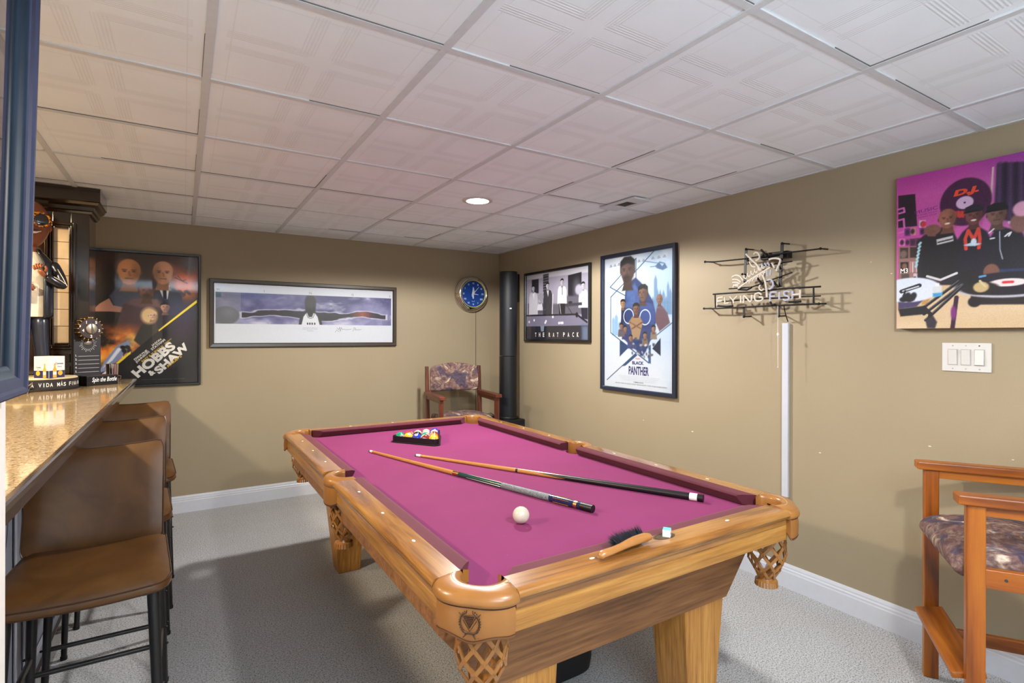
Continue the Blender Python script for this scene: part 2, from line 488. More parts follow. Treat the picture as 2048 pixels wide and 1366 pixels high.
# ------------------------------------------------------------------ pool table
PX, PY = 1.203, 2.290
HW, HL = 0.559, 1.118           # half width / length between cushion noses
BED = 0.770
OAK = dict(dark=col(124, 78, 28), mid=col(174, 120, 52), light=col(200, 150, 78))
M_OAK_X, M_OAK_Y, M_OAK_Z = (wood('oak_grain_' + a.lower(), OAK['dark'], OAK['mid'], OAK['light'], a, 0.42, 0.12, figure=0.35) for a in 'XYZ')
RT = dict(dark=col(98, 58, 24), mid=col(148, 98, 44), light=col(174, 126, 66))
M_RAIL_X, M_RAIL_Y = (wood('rail_wood_' + a.lower(), RT['dark'], RT['mid'], RT['light'], a, 0.25, 0.5, figure=0.6) for a in 'XY')
def mat_cloth():
    m, nt, b = new_mat('burgundy_billiard_cloth')
    v = coords(nt); n = noise(nt, v, 500, 2, 0.7); n2 = noise(nt, v, 3.5, 4, 0.6); n3 = noise(nt, v, 60, 2, 0.5)
    c = ramp(nt, (NX(nt, n.outputs[0]) * 0.4 + NX(nt, n2.outputs[0]) * 0.6).s, [(0.3, col(113, 39, 84)), (0.7, col(124, 47, 94))])
    mx = nt.nodes.new('ShaderNodeMixRGB'); nt.links.new(c, mx.inputs[1]); mx.inputs[2].default_value = col(140, 90, 106)
    nt.links.new(ramp(nt, n3.outputs[0], [(0.735, (0, 0, 0, 1)), (0.77, (0.55, 0.55, 0.55, 1))]), mx.inputs[0])
    nt.links.new(mx.outputs[0], b.inputs['Base Color'])
    b.inputs['Roughness'].default_value = 0.9; b.inputs['Specular IOR Level'].default_value = 0.15
    b.inputs['Sheen Weight'].default_value = 0.25; b.inputs['Sheen Roughness'].default_value = 0.5
    b.inputs['Sheen Tint'].default_value = col(230, 130, 170)
    bump(nt, b, n.outputs[0], 0.2, 0.0005); return m
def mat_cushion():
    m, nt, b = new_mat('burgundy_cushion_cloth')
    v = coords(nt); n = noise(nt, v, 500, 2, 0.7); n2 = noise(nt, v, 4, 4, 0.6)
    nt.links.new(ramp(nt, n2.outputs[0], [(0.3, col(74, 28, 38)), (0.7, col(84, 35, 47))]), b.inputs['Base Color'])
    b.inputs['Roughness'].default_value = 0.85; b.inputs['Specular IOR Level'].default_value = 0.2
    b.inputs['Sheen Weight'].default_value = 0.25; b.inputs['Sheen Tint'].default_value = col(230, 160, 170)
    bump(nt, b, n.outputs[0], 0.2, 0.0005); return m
M_CLOTH, M_CUSH = mat_cloth(), mat_cushion()
M_LEATHER = plain('tan_pocket_leather', col(152, 101, 47), 0.32, var=0.10, nscale=18, bmp=0.10, coat=0.3)
M_LEATHER2 = plain('tan_shield_leather', col(150, 99, 46), 0.42, var=0.06, nscale=14, bmp=0.08, coat=0.15)
M_STITCH = plain('pale_stitching', col(190, 168, 130), 0.5)
M_EMBOSS = plain('burnt_emboss', col(70, 38, 16), 0.5)
M_LINE = plain('dark_edge_line', col(70, 36, 16), 0.5)
M_PEARL = plain('pearl_inlay', col(240, 236, 226), 0.2, coat=0.5)

table = thing('pool_table', 'oak pool table with burgundy cloth and tan leather net pockets', 'pool table', (PX, PY, 0))
# playing bed with pocket cut-outs
def bed_outline():
    bx, by = HW + 0.080, HL + 0.080
    R = 0.056; cx, cy = HW + 0.030, HL + 0.030
    r2 = 0.058; hx = HW + 0.061; dx = hx - bx; pts = []
    y_s = math.sqrt(max(r2 ** 2 - dx ** 2, 0))
    a_s = math.atan2(y_s, -dx)
    for k in range(13):
        t = -a_s + (2 * a_s - 2 * PI) * k / 12
        pts.append((hx + r2 * math.cos(t), r2 * math.sin(t)))
    # corners
    def corner(sx, sy):
        # arc round (cx,cy) from the meeting point on one edge to the other, through the inside
        p1 = (bx, cy - math.sqrt(R * R - (bx - cx) ** 2)); p2 = (cx - math.sqrt(R * R - (by - cy) ** 2), by)
        t1 = math.atan2(p1[1] - cy, p1[0] - cx); t2 = math.atan2(p2[1] - cy, p2[0] - cx)
        t2 -= 2 * PI
        L = [(cx + R * math.cos(t1 + (t2 - t1) * k / 12), cy + R * math.sin(t1 + (t2 - t1) * k / 12)) for k in range(13)]
        L = [(sx * x, sy * y) for x, y in L]
        if sx * sy < 0: L.reverse()
        return L
    pts += corner(1, 1) + corner(-1, 1)
    side_l = [(-x, -y) for x, y in pts[:13]]
    pts += side_l + corner(-1, -1) + corner(1, -1)
    return pts
m_ = MB(); m_.prism(bed_outline(), BED - 0.028, BED); m_.build('playing_surface', M_CLOTH, table)

# rails: local section (u outward from nose, z); end positions vary with u
CUSH = [(0.050, 0.8125), (0.014, 0.8105), (0.003, 0.8075), (0.000, 0.803), (0.004, 0.795), (0.016, 0.774), (0.050, 0.772)]
RAIL = [(0.050, 0.8125), (0.112, 0.8125), (0.122, 0.8115), (0.129, 0.808), (0.133, 0.801), (0.1325, 0.795), (0.128, 0.791), (0.1255, 0.7895),
        (0.1255, 0.785), (0.122, 0.782), (0.118, 0.781), (0.118, 0.765), (0.050, 0.765)]
APR = [(0.096, 0.785), (0.1135, 0.785), (0.1135, 0.712), (0.111, 0.707), (0.098, 0.707), (0.096, 0.712)]
def sweep(mb, sec, place, e0, e1):
    rows = [[place(u, e(u), z) for u, z in sec] for e in (e0, e1)]
    n0 = len(mb.bm.faces)
    A, B = ([mb.bm.verts.new(p) for p in r] for r in rows)
    n = len(sec)
    for k in range(n): mb.bm.faces.new((A[k], A[(k + 1) % n], B[(k + 1) % n], B[k]))
    mb.bm.faces.new(A); mb.bm.faces.new(list(reversed(B))); mb.faces_mark(n0)
def diamond(mb, c, along_y):
    a, b = (0.0045, 0.0085) if along_y else (0.0085, 0.0045)
    mb.prism([(c[0] + a * math.cos(t * PI / 8), c[1] + b * math.sin(t * PI / 8)) for t in range(16)], 0.8127, 0.8132)
def make_rail(kind, s, half=0):
    """kind 'end' (across, s=+-1 in y) or 'side' (s=+-1 in x, half=+-1 in y)"""
    if kind == 'end':
        pl = lambda u, t, z: Vector((t, s * (HL + u), z)); mt = M_RAIL_X
        ce = [lambda u, q=q: q * (0.470 + 1.15 * min(u, 0.05)) for q in (-1, 1)]
        we = [lambda u, q=q: q * (HW - 0.019) for q in (-1, 1)]
        dia = [(q * 0.2795 * 1, s * (HL + 0.080)) for q in (-1, 0, 1)]
        if True: dia = [(q * 0.2795, s * (HL + 0.080)) for q in (-1, 1)] + [(0, s * (HL + 0.080))]
        if s < 0: dia = dia[:2]
    else:
        pl = lambda u, t, z: Vector((s * (HW + u), t, z)); mt = M_RAIL_Y
        cor = lambda u: half * (1.030 + 1.0 * min(u, 0.05)); mid = lambda u: half * (0.070 - 0.2 * min(u, 0.05))
        ce = [mid, cor]; we = [lambda u: half * 0.092, lambda u: half * (HL - 0.028)]
        dia = [(s * (HW + 0.080), half * 0.2795 * q) for q in (1, 2, 3)]
    m_ = MB(); sweep(m_, RAIL, pl, *we); r = m_.build('rail', mt, table, smooth=True, angle=50)
    m_ = MB(); sweep(m_, CUSH, pl, *ce); m_.build('cushion', M_CUSH, r, smooth=True, angle=45)
    for d in dia:
        m_ = MB(); diamond(m_, d, kind == 'side'); m_.build('sight_marker', M_PEARL, r)
    m_ = MB(); sweep(m_, APR, pl, *([lambda u, q=q: q * (HW - 0.008) for q in (-1, 1)] if kind == 'end' else [lambda u: half * 0.052, lambda u: half * (HL + 0.020)]))
    m_.build('apron', M_OAK_X if kind == 'end' else M_OAK_Y, table, smooth=True, angle=30)
    return r
near_rail = make_rail('end', -1); make_rail('end', 1)
for s in (-1, 1):
    for h in (-1, 1): make_rail('side', s, h)
# maker's oval on the near rail
m_ = MB(); m_.prism([(0.003 + 0.041 * math.cos(k * PI / 16), -1.188 + 0.020 * math.sin(k * PI / 16)) for k in range(32)], 0.8126, 0.8132)
nm = m_.build('oval_nameplate', plain('bronze_inlay', col(96, 74, 46), 0.35, 0.3), near_rail, label='dark oval inlay plate')
m_ = MB()
m_.tube([(0.003 + 0.034 * math.cos(k * PI / 16), -1.188 + 0.0155 * math.sin(k * PI / 16), 0.8134) for k in range(32)], 0.0006, 4, closed=True)
for k in range(7):
    a = -0.02 + k * 0.0066; m_.tube([(0.003 + a, -1.194, 0.8134), (0.003 + a + 0.004, -1.182 + 0.002 * (k % 2), 0.8134)], 0.0007, 4)
m_.build('engraved_emblem', plain('engraved_dark', col(50, 38, 26), 0.5), near_rail)

# cabinet body: upright ends, long sides leaning in towards the floor
zt, zb = 0.712, 0.450
m_ = MB()
m_.hexa([Vector(p) for p in ((-0.490, -1.04, zb), (0.490, -1.04, zb), (0.490, 1.04, zb), (-0.490, 1.04, zb),
                             (-0.650, -1.04, 0.640), (0.650, -1.04, 0.640), (0.650, 1.04, 0.640), (-0.650, 1.04, 0.640))])
m_.box2((-0.650, -1.04, 0.640), (0.650, 1.04, 0.740))
M_BODY_SHADE = (wood('body_oak_painted_shade', col(96, 60, 32), col(136, 90, 50), col(160, 112, 68), 'X', 0.5, 0.05, figure=0.35))  # darker oak copy: shade under the apron overhang tinted into the colour
m_.build('cabinet_body', M_BODY_SHADE, table)
m_ = MB(); m_.box2((-0.60, -1.10, 0.7355), (0.60, 1.10, 0.742)); m_.build('slate_underside', plain('grey_slate', col(70, 68, 66), 0.8), table)
for sx in (-1, 1):
    for sy in (-1, 1):
        top = [(0.272, 0.870), (0.480, 0.870), (0.480, 1.036), (0.272, 1.036)]
        bot = [(0.298, 0.905), (0.425, 0.905), (0.425, 1.036), (0.298, 1.036)]
        B = [Vector((sx * x, sy * y, 0.0)) for x, y in bot]; T = [Vector((sx * x, sy * y, 0.47)) for x, y in top]
        m_ = MB(); m_.hexa(B + T); m_.build('leg', M_OAK_Z, table, bevel=0.003)

# pockets
def make_pocket(kind, sx, sy):
    if kind == 'corner':
        C = Vector((sx * (HW + 0.016), sy * (HL + 0.017), 0)); a_c = math.atan2(sy, sx)
        span = math.radians(128)
        rin = lambda t: 0.055; rout = lambda t: 0.124 - 0.019 * math.cos(t) ** 6 if abs(t) < PI / 2 else 0.124
    else:
        C = Vector((sx * (HW + 0.056), 0, 0)); a_c = 0 if sx > 0 else PI
        span = math.radians(100)
        rin = lambda t: 1 / math.sqrt((math.cos(t) / 0.046) ** 2 + (math.sin(t) / 0.055) ** 2)
        rout = lambda t: 1 / math.sqrt((math.cos(t) / 0.092) ** 2 + (math.sin(t) / 0.104) ** 2)
    def clampp(p):
        if kind == 'corner':
            # meet the wood rails on their cut planes
            lim_y, lim_x = HL - 0.028, HW - 0.019
            x, y = abs(p.x), abs(p.y)
            if x > y * HW / HL + 0 and y < lim_y: y = lim_y
            elif x <= y * HW / HL and x < lim_x: x = lim_x
            return Vector((math.copysign(x, p.x), math.copysign(y, p.y), p.z))
        y = min(abs(p.y), 0.092); return Vector((p.x, math.copysign(y, p.y), p.z))
    prof = [(0.02, 0.745), (0.00, 0.775), (0.00, 0.806), (0.05, 0.8145), (0.22, 0.817), (0.42, 0.8165), (0.55, 0.815), (0.72, 0.8135), (0.86, 0.809), (0.95, 0.802), (1.0, 0.793), (0.97, 0.785), (0.90, 0.782), (0.84, 0.782)]
    N = 40
    def pt(t, f, z):
        r = rin(t) + (rout(t) - rin(t)) * f
        if kind == 'corner': t = t * (100 + 28 * min(1, f * 1.3)) / 128
        return clampp(C + Vector((r * math.cos(a_c + t), r * math.sin(a_c + t), z)))
    rows = [[pt(-span + 2 * span * k / N, f, z) for f, z in prof] for k in range(N + 1)]
    m_ = MB(); m_.grid(rows); pk = m_.build('pocket', M_LEATHER, table, smooth=True, angle=60)
    # stitching round the opening
    m_ = MB()
    for k in range(64):
        t = -span * 0.86 + 2 * span * 0.86 * k / 63
        p = pt(t, 0.30, 0.8172); q = pt(t + span * 0.013, 0.30, 0.8172)
        m_.tube([p, q], 0.0007, 4)
    m_.build('stitching', M_STITCH, pk)
    # shield hanging below the roll
    hs = math.radians(92) if kind == 'corner' else math.radians(64)
    ro = (lambda t: rout(t) - 0.009) if kind == 'corner' else (lambda t: rout(t) - 0.006)
    def zbot(f):   # f in -1..1
        if kind == 'corner':
            a = abs(f)
            if a > 0.80: return 0.728 + 0.018 * ((a - 0.80) / 0.20) ** 2
            return 0.708 - 0.006 * math.cos(f * PI * 3.0) + 0.020 * (a / 0.8) ** 3 - 0.004 * (1 - a)
        return 0.700 + 0.028 * abs(f) ** 4
    def cpl(p):
        if kind == 'corner':
            x, y = abs(p.x), abs(p.y)
            if x > y * HW / HL and y < HL + 0.004: y = HL + 0.004
            elif x <= y * HW / HL and x < HW - 0.008: x = HW - 0.008
            return Vector((math.copysign(x, p.x), math.copysign(y, p.y), p.z))
        return p
    NS = 36
    rows = []
    def spt(f, z, off=0.0):
        t = f * hs; r = ro(t) + off
        return cpl(C + Vector((r * math.cos(a_c + t), r * math.sin(a_c + t), z)))
    for k in range(NS + 1):
        f = -1 + 2 * k / NS
        rows.append([spt(f, 0.786 + (zbot(f) - 0.786) * j / 8, 0.003 * math.sin(PI * j / 8)) for j in range(9)])
    m_ = MB(); m_.grid(rows); m_.build('shield', M_LEATHER2, pk, smooth=True, solid=0.004)
    m_ = MB(); m_.tube([spt(-1 + 2 * k / NS, zbot(-1 + 2 * k / NS) + 0.006, 0.0032) for k in range(NS + 1)], 0.0012, 5)
    m_.tube([spt(-1 + 2 * k / NS, 0.781, 0.0032) for k in range(NS + 1)], 0.0012, 5)
    m_.build('edge_line', M_LINE, pk)
    # stamped crest: laurel ring, rack triangle over a V, crossed cues, ribbon
    if kind == 'corner':
        m_ = MB()
        def W(x, z): return spt(x / (0.105 * hs), z, 0.0062 - 0.000)
        def stroke(P, r): m_.tube([W(x * 1.25, 0.7480 + z * 1.18) for x, z in P], r * 1.15, 5)
        for sgn in (-1, 1):
            arc = [(sgn * (0.0175 * math.cos(a) + 0.001), 0.021 * math.sin(a)) for a in np.linspace(1.25, -1.35, 12)]
            stroke(arc, 0.0017)
            for a in np.linspace(1.2, -1.2, 12):
                stroke([(sgn * 0.0165 * math.cos(a), 0.0205 * math.sin(a)), (sgn * 0.0215 * math.cos(a + .1), 0.025 * math.sin(a + .12))], 0.0009)
        stroke([(-0.012, 0.012), (0.0, -0.010), (0.012, 0.012)], 0.0012)
        stroke([(-0.0135, 0.005), (0.0, -0.016), (0.0135, 0.005)], 0.0009)
        for j in range(6):
            w = 0.009 * (1 - j / 6.0); z = 0.013 - j * 0.0035
            stroke([(-w, z), (w, z)], 0.0018)
        stroke([(-0.021, 0.019), (-0.015, 0.012)], 0.0009); stroke([(0.021, 0.019), (0.015, 0.012)], 0.0009)
        stroke([(-0.005, -0.020), (-0.013, -0.029)], 0.0011); stroke([(0.005, -0.020), (0.011, -0.030)], 0.0011)
        stroke([(-0.015, -0.0155), (-0.006, -0.0195), (0.006, -0.0195), (0.015, -0.0155)], 0.0020)
        stroke([(0.0165, -0.0270), (0.0170, -0.0270)], 0.0012)
        m_.build('stamped_crest', M_EMBOSS, pk, label='dark stamped crest with V and laurel')
    # net basket: diamond lattice of leather straps, gathered cup with fringe
    bc = C + (Vector((sx, sy, 0)).normalized() * 0.006 if kind == 'corner' else Vector((sx * 0.010, 0, 0)))
    prof_r = [(0.00, 0.062), (0.25, 0.064), (0.5, 0.066), (0.70, 0.060), (0.85, 0.045), (1.0, 0.030)]
    def br(f):
        for (a, ra), (b, rb) in zip(prof_r, prof_r[1:]):
            if f <= b: return ra + (rb - ra) * (f - a) / (b - a)
        return prof_r[-1][1]
    z0, z1 = 0.735, 0.545; NA, NJ = 8, 6
    sqz = (1, 1) if kind == 'corner' else (0.82, 1.0)
    verts = []
    for j in range(NJ + 1):
        f = (j / NJ) ** 0.95; ring = []
        for i in range(NA):
            a = 2 * PI * (i + 0.5 * (j % 2)) / NA; r = br(f)
            ring.append(bc + Vector((r * sqz[0] * math.cos(a), r * sqz[1] * math.sin(a), z0 + (z1 - z0) * f)))
        verts.append(ring)
    m_ = MB()
    def strap(p, q):
        d = (q - p).normalized(); n = ((p + q) / 2 - Vector((bc.x, bc.y, (p.z + q.z) / 2))).normalized(); w = d.cross(n) * 0.0050; h = n * 0.0018
        p2, q2 = p - d * 0.002, q + d * 0.002
        m_.hexa([p2 - w - h, p2 + w - h, q2 + w - h, q2 - w - h, p2 - w + h, p2 + w + h, q2 + w + h, q2 - w + h])
    for j in range(NJ):
        for i in range(NA):
            A = verts[j][i]
            for k in ((i, (i - 1) % NA) if j % 2 == 0 else (i, (i + 1) % NA)):
                strap(A, verts[j + 1][k])
    m_.build('net', M_LEATHER, pk)
    m_ = MB(); m_.lathe([(0.031, 0.556), (0.024, 0.546), (0.028, 0.536), (0.036, 0.531)], 22, (bc.x, bc.y, 0), cap=False)
    for i in range(22):
        a = 2 * PI * i / 22
        p = bc + Vector((0.036 * math.cos(a), 0.036 * math.sin(a), 0.531)); q = bc + Vector((0.038 * math.cos(a), 0.038 * math.sin(a), 0.512))
        strap_w = Vector((-math.sin(a), math.cos(a), 0)) * 0.0042; nn = Vector((math.cos(a), math.sin(a), 0)) * 0.001
        m_.hexa([q - strap_w - nn, q + strap_w - nn, q + strap_w + nn, q - strap_w + nn, p - strap_w - nn, p + strap_w - nn, p + strap_w + nn, p - strap_w + nn])
    m_.lathe([(0.0305, 0.556), (0.001, 0.552)], 22, (bc.x, bc.y, 0), cap=False)
    m_.build('fringed_cup', M_LEATHER, pk)
    return pk
for sx in (-1, 1):
    for sy in (-1, 1): make_pocket('corner', sx, sy)
    make_pocket('side', sx, 0)

# ------------------------------------------------------------------ on the table
BR = 0.0285
BALLCOL = {1: (236, 178, 40), 2: (28, 56, 176), 3: (200, 52, 40), 4: (70, 50, 160), 5: (230, 110, 40), 6: (20, 140, 104), 7: (128, 36, 34), 8: (22, 22, 26)}
def mat_ball(n):
    m, nt, b = new_mat('pool_ball_%s' % {0: 'cue'}.get(n, str(n)))
    if n == 0:
        b.inputs['Base Color'].default_value = col(206, 196, 178)
    else:
        c = BALLCOL[n if n <= 8 else n - 8]
        sep = nt.nodes.new('ShaderNodeSeparateXYZ'); tc = nt.nodes.new('ShaderNodeTexCoord'); nt.links.new(tc.outputs['Object'], sep.inputs[0])
        x, y, z = (NX(nt, sep.outputs[k]) for k in range(3))
        spot = y.lt(-BR * 0.92)
        w = spot if n <= 8 else z.abs().gt(BR * 0.64).max(spot)
        mx = nt.nodes.new('ShaderNodeMixRGB'); nt.links.new(w.s, mx.inputs[0])
        mx.inputs[1].default_value = col(*c); mx.inputs[2].default_value = col(178, 172, 160)
        nt.links.new(mx.outputs[0], b.inputs['Base Color'])
    b.inputs['Roughness'].default_value = 0.08; b.inputs['Coat Weight'].default_value = 0.5; return m
DARK = plain('ball_number_ink', col(20, 20, 22), 0.4)
def make_ball(n, x, y, rot, label, group=None):
    m_ = MB(); m_.sphere((0, 0, 0), BR, 28, 18)
    o = m_.build('pool_ball' if n else 'cue_ball', mat_ball(n), None, smooth=True, angle=0)
    if n:
        mt = MB(); M = frame_M((0, -BR - 0.0001, 0), (1, 0, 0), (0, 0, 1))
        add_text(mt, str(n), M, height=0.010)
        for v in mt.bm.verts:
            v.co = v.co.normalized() * (BR + 0.0002)
        mt.build('number', DARK, o)
    o.location = (x, y, BED + BR); o.rotation_euler = rot
    set_props(o, label, 'ball', group); return o
cb = on_z(1042, 1030, BED + BR)
make_ball(0, cb.x, cb.y, (0, 0, 0), 'white cue ball alone on the burgundy cloth beside the patterned cue')
# rack: left corner L, near corner N, right-far corner F
Lc, Nc = Vector((1.037, 3.076, 0)), Vector((1.230, 2.804, 0))
e1 = (Nc - Lc).normalized(); e2 = Matrix.Rotation(math.radians(60), 3, 'Z') @ e1
side = 0.347; cen = Lc + (e1 + e2) * side / 3
rk = thing('ball_rack', 'black plastic triangle rack holding the balls at the far end of the table', 'rack', (cen.x, cen.y, BED))
def tri(s, rad, n=6):
    P = []; R = (s - 2 * rad * math.sqrt(3)) / math.sqrt(3)
    base = math.atan2(-e1.y - e2.y, -e1.x - e2.x)
    for k in range(3):
        a = base + k * 2 * PI / 3
        for j in range(n + 1):
            t = a - PI / 3 + 2 * PI / 3 * j / n
            P.append((R * math.cos(a) + rad * math.cos(t), R * math.sin(a) + rad * math.sin(t)))
    return P
def ringwall(mb, outer, inner, z0, z1):
    n = len(outer); V = [[mb.bm.verts.new((x, y, z)) for x, y in P] for P, z in ((outer, z0), (outer, z1), (inner, z1), (inner, z0))]
    for a in range(4):
        A, B = V[a], V[(a + 1) % 4]
        for k in range(n): mb.bm.faces.new((A[k], A[(k + 1) % n], B[(k + 1) % n], B[k]))
m_ = MB(); ringwall(m_, tri(side, 0.024), tri(side - 0.016, 0.020), 0, 0.038); m_.build('rack_wall', M_BLACK, rk, smooth=True)
m_ = MB(); ringwall(m_, tri(side + 0.022, 0.030), tri(side - 0.004, 0.022), 0.0, 0.006); m_.build('rack_flange', M_BLACK, rk, bevel=0.001)
order = [[6, 9, 2, 15, 9], [3, 8, 13, 11], [13, 12, 5], [12, 4], [4]]
grid_balls = [[6, 9, 2, 15, 1], [3, 8, 14, 5], [13, 11, 7], [12, 10], [4]]
names = {1: 'yellow solid', 2: 'blue solid', 3: 'red solid', 4: 'purple solid', 5: 'orange solid', 6: 'green solid', 7: 'maroon solid', 8: 'black eight',
         9: 'yellow striped', 10: 'blue striped', 11: 'red striped', 12: 'purple striped', 13: 'orange striped', 14: 'green striped', 15: 'maroon striped'}
D = 2 * BR + 0.0004; r_ = random.Random(7)
c0 = -(e1 + e2) * (D * 4 / 3)
u_row = e2   # rows advance along e2, balls along e1
for r, row in enumerate(grid_balls):
    for k, n in enumerate(row):
        p = cen + c0 + e1 * (D * k) + e2 * (D * r)
        where = ('in the rack row nearest the cues' if r == 0 else 'in the rack row behind the nearest one' if r == 1 else 'towards the far corner of the rack')
        make_ball(n, p.x, p.y, (r_.uniform(-1.2, 1.2), r_.uniform(-.9, .9), r_.uniform(-.7, .9)), '%s pool ball %s' % (names[n], where), 'balls in the rack')
# cues
def cue(name, label, tip_px, butt_px, build):
    a = on_z(*tip_px, BED + 0.0065); b = on_z(*butt_px, BED + 0.0145)
    a.z, b.z = BED + 0.0066, BED + 0.0146
    L = (b - a).length; d = (b - a).normalized()
    t = thing(name, label, 'cue', a, 0); q = Vector((0, 0, 1)).rotation_difference(d)
    t.rotation_euler = q.to_euler()
    R = lambda f: 0.0063 + (0.0143 - 0.0063) * f
    def part(nm, f0, f1, mt, extra=0.0, lbl=None, seg=18, n=6):
        m_ = MB(); m_.lathe([(R(f0 + (f1 - f0) * k / n) + extra, L * (f0 + (f1 - f0) * k / n)) for k in range(n + 1)], seg)
        return m_.build(nm, mt, t, smooth=True, label=lbl)
    build(part, t, L, R); return t
M_MAPLE = wood('maple_shaft', col(170, 112, 54), col(190, 132, 70), col(206, 152, 90), 'Z', 0.2, 0.5)
M_BRASS = plain('brass_ring', col(214, 176, 110), 0.22, 1.0)
M_IVORY = plain('ivory_plastic', col(238, 234, 226), 0.25)
M_GREEN = plain('dark_green_lacquer', col(10, 62, 58), 0.15, coat=0.6)
M_NAVY = plain('navy_lacquer', col(16, 34, 72), 0.15, coat=0.6)
M_TIPB = plain('blue_chalked_leather', col(70, 90, 120), 0.8)
def mat_wrap():
    m, nt, b = new_mat('speckled_linen_wrap')
    n = noise(nt, coords(nt, (1, 1, 3)), 420, 2, 0.6)
    nt.links.new(ramp(nt, n.outputs[0], [(0.44, col(24, 26, 28)), (0.56, col(150, 156, 160))]), b.inputs['Base Color'])
    b.inputs['Roughness'].default_value = 0.6; bump(nt, b, n.outputs[0], 0.5, 0.0006); return m
def green_cue(part, t, L, R):
    part('tip', 0, 0.007, M_TIPB); part('ferrule', 0.007, 0.022, M_IVORY); part('shaft', 0.022, 0.478, M_MAPLE)
    part('joint_collar', 0.478, 0.505, M_BRASS, 0.0006, 'brass joint collar')
    fo = part('forearm', 0.505, 0.690, M_GREEN, lbl='dark green forearm')
    m_ = MB()
    for k in range(4):
        a = k * PI / 2 + 0.5; r0, r1 = R(0.56) + .0003, R(0.688) + .0003
        m_.tube([(r0 * math.cos(a), r0 * math.sin(a), L * 0.545), (r1 * math.cos(a), r1 * math.sin(a), L * 0.688)], [0.0003, 0.0016], 5)
    m_.build('inlaid_points', M_IVORY, fo)
    part('wrap', 0.690, 0.865, mat_wrap(), 0.0004, 'black and grey speckled linen wrap')
    bt = part('butt_sleeve', 0.865, 0.965, M_NAVY, lbl='navy butt sleeve')
    m_ = MB()
    for k in range(5):
        a = k * 2 * PI / 5 + 0.3; r0 = R(0.9) + .0004
        m_.tube([(r0 * math.cos(a), r0 * math.sin(a), L * 0.880), (r0 * 1.02 * math.cos(a), r0 * 1.02 * math.sin(a), L * 0.930)], 0.0021, 6)
    m_.lathe([(R(.945) + .0005, L * .945), (R(.955) + .0005, L * .955)], 18)
    m_.build('silver_inlay', M_BRASS, bt)
    part('bumper', 0.965, 1.0, M_BLACK)
def black_cue(part, t, L, R):
    part('tip', 0, 0.006, M_TIPB); part('ferrule', 0.006, 0.026, M_IVORY); part('shaft', 0.026, 0.425, M_MAPLE)
    part('joint_ring', 0.425, 0.433, M_BLACK, 0.0004)
    part('forearm', 0.433, 0.600, M_MAPLE)
    ha = part('handle', 0.600, 0.965, M_BLACK, lbl='black lacquered handle')
    m_ = MB()
    for k in range(4):
        a = k * PI / 2; P = []
        rr = lambda f: R(f) + 0.0002
        for j in range(9):
            f = 0.505 + (0.602 - 0.505) * j / 8; w = 0.75 * j / 8
            P.append([Vector((rr(f) * math.cos(a + w * s), rr(f) * math.sin(a + w * s), L * f)) for s in (-1, -0.5, 0, 0.5, 1)])
        m_.grid(P)
    m_.build('black_points', M_BLACK, ha)
    part('butt_ring', 0.965, 0.985, M_IVORY, 0.0003, 'white ring'); part('bumper', 0.985, 1.0, M_BLACK)
cue('pool_cue', 'pool cue with green forearm and speckled wrap lying nearest the cue ball', (739, 902), (1186, 1018), green_cue)
cue('pool_cue', 'pool cue with long black handle and white butt ring on the table', (831, 910), (1407, 997), black_cue)
# chalk cube
ck = thing('chalk_cube', 'small blue chalk cube with white paper label on the near rail', 'chalk', (1.213, 1.098, 0.8132), 0.62)
m_ = MB(); m_.box((0, 0, 0.0105), (0.0225, 0.0225, 0.021)); m_.build('paper_label', plain('printed_paper', col(226, 226, 222), 0.6), ck, bevel=0.001)
m_ = MB(); m_.box((0, 0, 0.0215), (0.0215, 0.0215, 0.0015)); m_.lathe([(0.0085, 0.0224), (0.001, 0.0216)], 16, cap=False); m_.build('chalk_top', plain('blue_chalk', col(104, 180, 226), 0.9), ck)
m_ = MB(); M_ = frame_M((0, -0.0114, 0), (1, 0, 0), (0, 0, 1))
for x, z, w, h in ((-0.004, 0.013, 0.006, 0.004), (0.001, 0.008, 0.005, 0.004)): m_.box((x, -0.0114, z), (w, 0.0003, h))
m_.build('label_mark', [plain('label_red', col(200, 60, 50), 0.6)], ck)
m_ = MB(); m_.box((-0.003, -0.0114, 0.0085), (0.004, 0.0004, 0.003)); m_.box((0.0114, 0, 0.010), (0.0004, 0.010, 0.006)); m_.build('label_mark', [plain('label_blue', col(60, 90, 170), 0.6)], ck)
# table brush
bp0 = Vector((0.930, 1.068, 0.8132)); bp1 = Vector((1.135, 1.090, 0.8132))
dv = (bp1 - bp0); bl = dv.length; ang = math.atan2(dv.y, dv.x)
tb = thing('table_brush', 'wooden table brush with black bristles on the near rail', 'brush', bp0, ang)
# handle: grip then brush block, section widths along x
secs = [(-0.004, 0.002, 0.003, 0.012), (-0.002, 0.007, 0.007, 0.012), (0.003, 0.011, 0.0105, 0.013), (0.018, 0.0135, 0.010, 0.015), (0.05, 0.0125, 0.009, 0.015), (0.085, 0.012, 0.009, 0.0165),
        (0.112, 0.014, 0.010, 0.019), (0.14, 0.0155, 0.0115, 0.020), (0.180, 0.015, 0.012, 0.020), (0.202, 0.012, 0.010, 0.018), (0.208, 0.003, 0.004, 0.018)]
rows = []
for x, hw, hh, zc in secs:
    rows.append([Vector((x, hw * math.cos(a), zc + hh * math.sin(a))) for a in [2 * PI * k / 14 for k in range(14)]])
m_ = MB(); V = m_.grid(rows, close_u=True); m_.bm.faces.new(V[0]); m_.bm.faces.new(V[-1])
m_.build('handle', wood('beech_handle', col(150, 98, 46), col(166, 112, 58), col(180, 128, 72), 'X', 0.25, 0.5), tb, smooth=True)
m_ = MB(); rb = random.Random(5)
